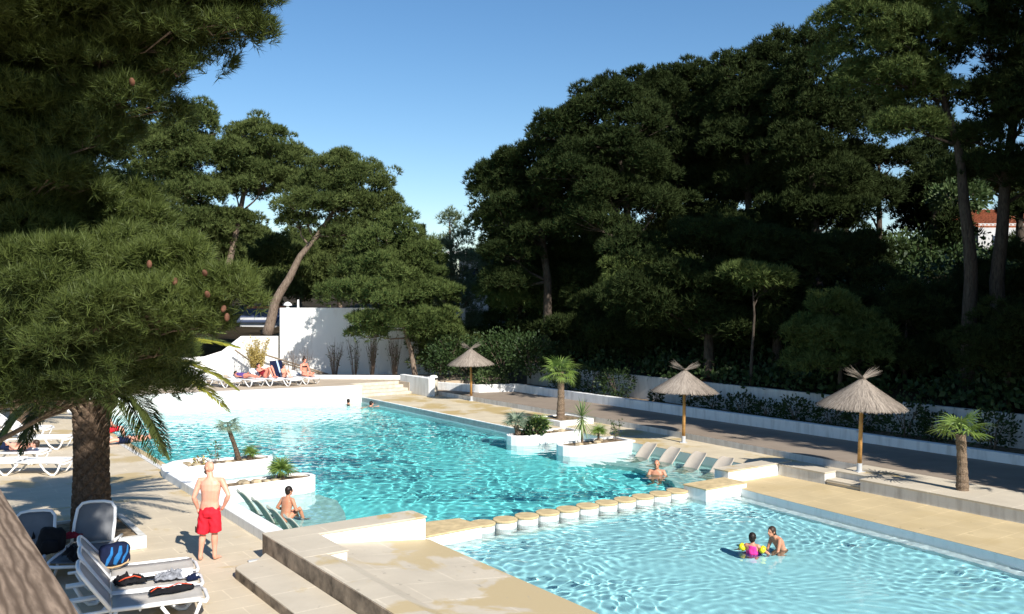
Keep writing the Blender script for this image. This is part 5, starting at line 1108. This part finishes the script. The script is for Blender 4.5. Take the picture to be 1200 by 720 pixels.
cloth_hull(b, 'bikini_top', 'black', [([(0, -.02, .46), (0, -.02, .52)], [.165, .165], (1.02, .78, 1))], .014, 1)
MB().ell(hp_(0, -.03, .17), (.04, .04, .05)).build('hair_bun', 'hairb', b, smooth=True)

# ---------------------------------------------------------------- towels, bags, bits
def cloth(name, label, cat, b, size, mat, rz=0, h=.05, seed=0, parent=None, fold=5.):
    n = 22; V = []; rn = random.Random(seed); ox = rn.uniform(0, 50)
    for i in range(n + 1):
        for j in range(n + 1):
            x, y = (i / n - .5) * 2, (j / n - .5) * 2
            edge = 1 + .22 * noise.noise(Vector((x * 1.5 + ox, y * 1.5, 2)))
            z = h * (.5 + .9 * noise.noise(Vector((x * fold * .4 + ox, y * fold * .4, 0))) + .5 * noise.noise(Vector((x * fold + ox, y * fold, 5)))) * max(0, 1 - max(abs(x), abs(y)) ** 4 * .7)
            V.append((x * size[0] / 2 * edge, y * size[1] / 2 * edge, max(.004, z)))
    I = np.arange((n + 1) ** 2).reshape(n + 1, n + 1); F = np.stack([I[:-1, :-1], I[1:, :-1], I[1:, 1:], I[:-1, 1:]], -1).reshape(-1, 4)
    o = fastmesh(name, np.array(V), F, mat, parent, smooth=True); o.modifiers.new('s', 'SOLIDIFY').thickness = .008
    o.location = b; o.rotation_euler = (0, 0, rz)
    if parent is None: tag(o, label, cat)
    return o
def on_fg(i, x, y, z=.375):
    b = LR[i].location; a = FR; return (b.x + math.cos(a) * x - math.sin(a) * y, b.y + math.sin(a) * x + math.cos(a) * y, z)
sh = cloth('crumpled_garment', 'black garment with red cord trim on the nearest foreground lounger', 'clothing', on_fg(0, .45, -.17), (.62, .24), 'black', FR + .1, .06, 1)
MB().tube([(-.28, .02, .05), (-.1, -.05, .07), (.05, .03, .06), (.2, -.03, .06), (.3, .04, .03)], .008, 6).build('cord', 'orange', sh)
cloth('crumpled_garment', 'grey patterned garment heaped on the second foreground lounger', 'clothing', on_fg(1, .45, -.02), (.42, .26), 'greyc', FR, .12, 2, fold=7)
cap_ = MB(); cap_.ell((0, 0, .03), (.1, .12, .075), None, 16, 9); cap_.box((.13, 0, .02), (.12, .15, .012), 0); single(cap_, 'cap', 'whitec', (0, 0, 0), 'white cap lying on the second foreground lounger', 'cap', smooth=True).location = on_fg(1, .2, -.02)
cloth('crumpled_garment', 'navy garment slipping off the foot of the second foreground lounger', 'clothing', on_fg(1, .14, .08), (.2, .3), 'navy', FR + .3, .06, 4)
sd1 = cloth('crumpled_garment', 'black heap with red strap at the raised back of the second lounger', 'clothing', on_fg(1, 1.02, -.05), (.42, .28), 'black', FR + .2, .13, 5, fold=6)
MB().tube([(-.15, .1, .07), (-.05, .12, .12), (.08, .1, .1), (.17, .05, .05), (.12, -.06, .05)], .009, 6).build('cord', 'orange', sd1)
sn = thing('sandal', 'black sandal with tan strap on the second foreground lounger', 'sandal', on_fg(1, .68, -.12), .4)
mb = MB(); mb.prism([(-.13, -.03), (-.05, -.045), (.08, -.045), (.13, 0), (.08, .045), (-.05, .035), (-.13, .03)], 0, .025); mb.build('sole', 'black', sn, bevel=.006)
MB().tube([(.05, -.045, .01), (.04, -.02, .05), (.04, .02, .05), (.05, .045, .01)], .01, 6).build('strap', 'strap', sn)
bg_ = thing('beach_bag', 'blue and black beach bag with tan rope edge on the third lounger back', 'bag', on_fg(2, 1.22, -.22, .42), .7)
def lump(mb, amp, fr_, sd0):
    mb.v = [tuple(Vector(p) * (1 + amp * noise.noise(Vector(p) * fr_ + Vector((sd0, 0, 0))) + amp * .5 * noise.noise(Vector(p) * fr_ * 2.7))) for p in mb.v]; return mb
def sqell(r, e=.55, n=26, m=16):
    mb = MB(); mb.ell((0, 0, 0), 1, None, n, m); mb.v = [tuple(math.copysign(abs(c) ** e, c) * q for c, q in zip(p, r)) for p in mb.v]; return mb
mb = lump(sqell((.24, .12, .17)), .12, 7, 3); mb.v = [(x, y, z + .17) for x, y, z in mb.v]; mb.build('bag_body', 'navy', bg_, smooth=True)
for q, w_ in ((-.10, .03), (.03, .045), (.14, .02)): MB().tube([(q - .06, -.118, .03), (q - .03, -.13, .12), (q + .02, -.128, .2), (q + .03, -.115, .31)], [w_ * .6, w_, w_ * .8, w_ * .5], 8, True, (1, .35, 1)).build('stripe', 'blue', bg_)
MB().tube([(-.2, -.08, .0), (-.08, -.14, -.01), (.06, -.14, .0), (.17, -.11, .03), (.21, -.06, .14), (.17, -.06, .24)], .014, 6).build('rope_trim', 'strap', bg_)
bp = thing('backpack', 'black backpack slumped on the shaded grey lounger', 'bag', (-7.9, 15.35, .40), .4)
mb = lump(sqell((.22, .17, .2), .6), .22, 5, 9); mb.v = [(x, y + z * .3, z + .16) for x, y, z in mb.v]; mb.build('bag_body', 'black', bp, smooth=True); mb = lump(sqell((.14, .07, .11)), .15, 8, 2); mb.v = [(x, y - .18, z + .1) for x, y, z in mb.v]; mb.build('front_pocket', 'black', bp, smooth=True)
MB().tube([(-.12, .12, .3), (-.16, .2, .2), (-.12, .16, .05)], .02, 6).build('shoulder_strap', 'black', bp)
cloth('towel', 'dark red towel on the shaded grey lounger by the palm', 'towel', (-7.85, 15.75, .5), (.5, .3), 'darkred', .3, .08, 9)
cloth('crumpled_garment', 'black garment hanging over the lounger between backpack and blue bag', 'clothing', (-7.15, 14.85, .42), (.45, .5), 'black', .8, .22, 10, fold=6)
cloth('crumpled_garment', 'black clothing pile in the shade at the palm foot', 'clothing', (-8.35, 16.0, .25), (.5, .5), 'black', .2, .3, 12, fold=6)
bx_, aa = FD[3]; mb = MB()
tw = thing('towel', 'navy beach towel with pale stripe draped over a far deck lounger back', 'towel', (bx_.x + math.cos(aa) * 1.27, bx_.y + math.sin(aa) * 1.27, FZ + .40), aa)
mb = MB(); mb.box((.13, 0, .36), (.05, .74, .86), rot=Matrix.Rotation(.42, 3, 'Y')); mb.build('cloth', 'navy', tw, bevel=.02)
MB().box((.095, -.05, .352), (.03, .09, .84), rot=Matrix.Rotation(.42, 3, 'Y')).build('stripe', 'stripe', tw)
gt = MB(); gt.tube([(0, 0, 0), (0, 0, .3)], [.12, .15], 14); single(gt, 'bucket', 'green', (0, 0, 0), 'bright green bucket on the left terrace beneath the palm fronds', 'bucket').location = G(50, 482, 0)
# bin
b0 = Vector(G(508, 463, 0)); t = thing('litter_bin', 'beige stone litter bin with white cap beside the cream steps', 'litter bin', b0)
MB().lathe([(.20, 0), (.205, .05), (.20, .74)], 24).build('bin_body', 'cream', t, smooth=False); MB().lathe([(.15, .74), (.15, .84)], 18).build('opening', 'dark', t); MB().lathe([(.21, .84), (.21, .88), (.14, .95), (.02, .97)], 24).build('lid', 'white', t)  # the opening is a solid drum painted black as a dark gap
mb = MB(); ubox(mb, 15.72, 15.78, 5.35, 5.6, .003, .03); single(mb, 'drain_grate', 'metal', P(15.7, 5.5), 'short dark metal drain grate at the corner of the beige platform', 'drain')

# ---------------------------------------------------------------- houses behind
d = 62; b0 = Vector((X(560, d), d, 3)); t = thing('building', 'white flat-roofed building glimpsed between the conifer and the pine wood', 'building', b0)
x0, x1 = X(538, d) - b0.x, X(600, d) - b0.x; zt = Z(299, d) - 3
MB().box(((x0 + x1) / 2, 3, zt / 2), (x1 - x0, 6, zt)).build('wall', 'bigwall', t); MB().box(((x0 + x1) / 2 - .3, 2.6, zt + .1), (x1 - x0 + 1, 7, .22)).build('roof', 'planterwhite', t, bevel=.02)
for q in (0, 1): f = MB().box((x0 + .9 + q * 1.3, -.02, zt - 1.5), (.8, .08, 1.1)).build('window', 'bluer', t); MB().box((x0 + .9 + q * 1.3, -.08, zt - 2.1), (.95, .12, .06)).build('sill', 'white', f)
d = 47; b0 = Vector((X(1180, d), d, 6)); t = thing('house', 'pale house with terracotta tiled roof behind the twin trunks at the right', 'house', b0)
zt = Z(262, d) - 6
MB().box((.8, 3, zt / 2 - 1), (4.6, 6, zt + 2)).build('wall', 'housew', t)
mb = MB(); mb.box((.6, 2.2, zt + .45), (5.6, 4.6, .12), rot=Matrix.Rotation(.28, 3, 'X'))
for k in range(26): mb.tube([(-2.1 + k * .21, 0, zt - .1), (-2.1 + k * .21, 4.3, zt + 1.13)], .06, 6)
mb.build('roof', 'tile', t)
f = MB().box((-.4, -.02, zt - 1.1), (.7, .06, .9)).build('window', 'bluer', t); MB().box((-.4, -.06, zt - 1.6), (.85, .12, .06)).build('sill', 'white', f)
t = thing('house', 'low white garden building with dark opening at the right on the hillside', 'house', (X(1080, 41), 41, 2.6))
def hb2(x0, x1, y0, y1, th, mat, nm):
    d = 41; o = MB().box(((X(x0, d) + X(x1, d)) / 2 - X(1080, d), th / 2, (Z(y0, d) + Z(y1, d)) / 2 - 2.6), (X(x1, d) - X(x0, d), th, Z(y0, d) - Z(y1, d))).build(nm, mat, t); return o
hb2(1030, 1062, 333, 392, 3, 'housew', 'wall'); hb2(1078, 1130, 330, 338, 3, 'housew', 'roof_slab'); hb2(1090, 1124, 362, 392, .3, 'housew', 'parapet'); hb2(1062, 1130, 338, 362, 3.4, 'dark', 'opening').location.y = .4  # the opening is a solid black block in place of an unlit recess
t = thing('shed', 'blue-grey roofed shed with terracotta edge left of the leaning trunk', 'shed', (X(302, 56), 56, 2.8))
MB().box((0, 1, .35), (2.2, 2, .7)).build('wall', 'housew', t); MB().box((0, .9, .85), (2.5, 2.4, .08), rot=Matrix.Rotation(.35, 3, 'X')).build('roof', 'bluer', t); MB().box((0, 2.0, 1.32), (2.5, .25, .16)).build('ridge_tiles', 'tile', t)
t = thing('garden_lamp', 'white domed garden lamp standing on top of the big wall', 'lamp', (X(337, W + .15), W + .17, Z(361)))
MB().lathe([(.12, 0), (.06, .08), (.06, .14)], 12).build('lamp_post', 'planterwhite', t); MB().lathe([(.24, .12), (.22, .2), (.13, .29), (.03, .33)], 18).build('lamp_shade', 'planterwhite', t, smooth=True)
single(MB().tube([(0, 0, 0), (0, 0, .45)], [.06, .05], 8), 'wall_post', 'planterwhite', (0, 0, 0), 'small white post beside the domed lamp on the big wall', 'post').location = (X(348.5, W), W + .17, Z(361))

# ---------------------------------------------------------------- balcony the photographer stands on
bx0 = Vector(P(2.0, 0, 3.1)); 
t = thing('balcony', 'weathered brown wooden balcony rail in the lower left corner', 'balcony', (-1.3, 2.2, 3.1), LA - PI / 2)
# local y runs along +u ; outer right edge passes through the two measured points
e1 = Vector(G(0, 570, 4.2)); R2 = Matrix.Rotation(-(LA - PI / 2), 3, 'Z'); eL = R2 @ (e1 - Vector((-1.3, 2.2, 3.1)))
MB().box((eL.x - .11, -.2, 1.07), (.22, 5.2, .06)).build('handrail', 'rail', t, bevel=.008)
for y in (-2.2, -.7, .9, 2.2): MB().box((eL.x - .12, y, .52), (.09, .09, 1.04)).build('post', 'rail', t, bevel=.004)
for k in range(9): MB().box((eL.x - .35 - k * .152, -.2, -.02), (.145, 5.2, .04)).build('floor_board', 'rail', t, bevel=.003)
print('objects', len(S.objects), 'polys', sum(len(o.data.polygons) for o in S.objects if o.type == 'MESH'))
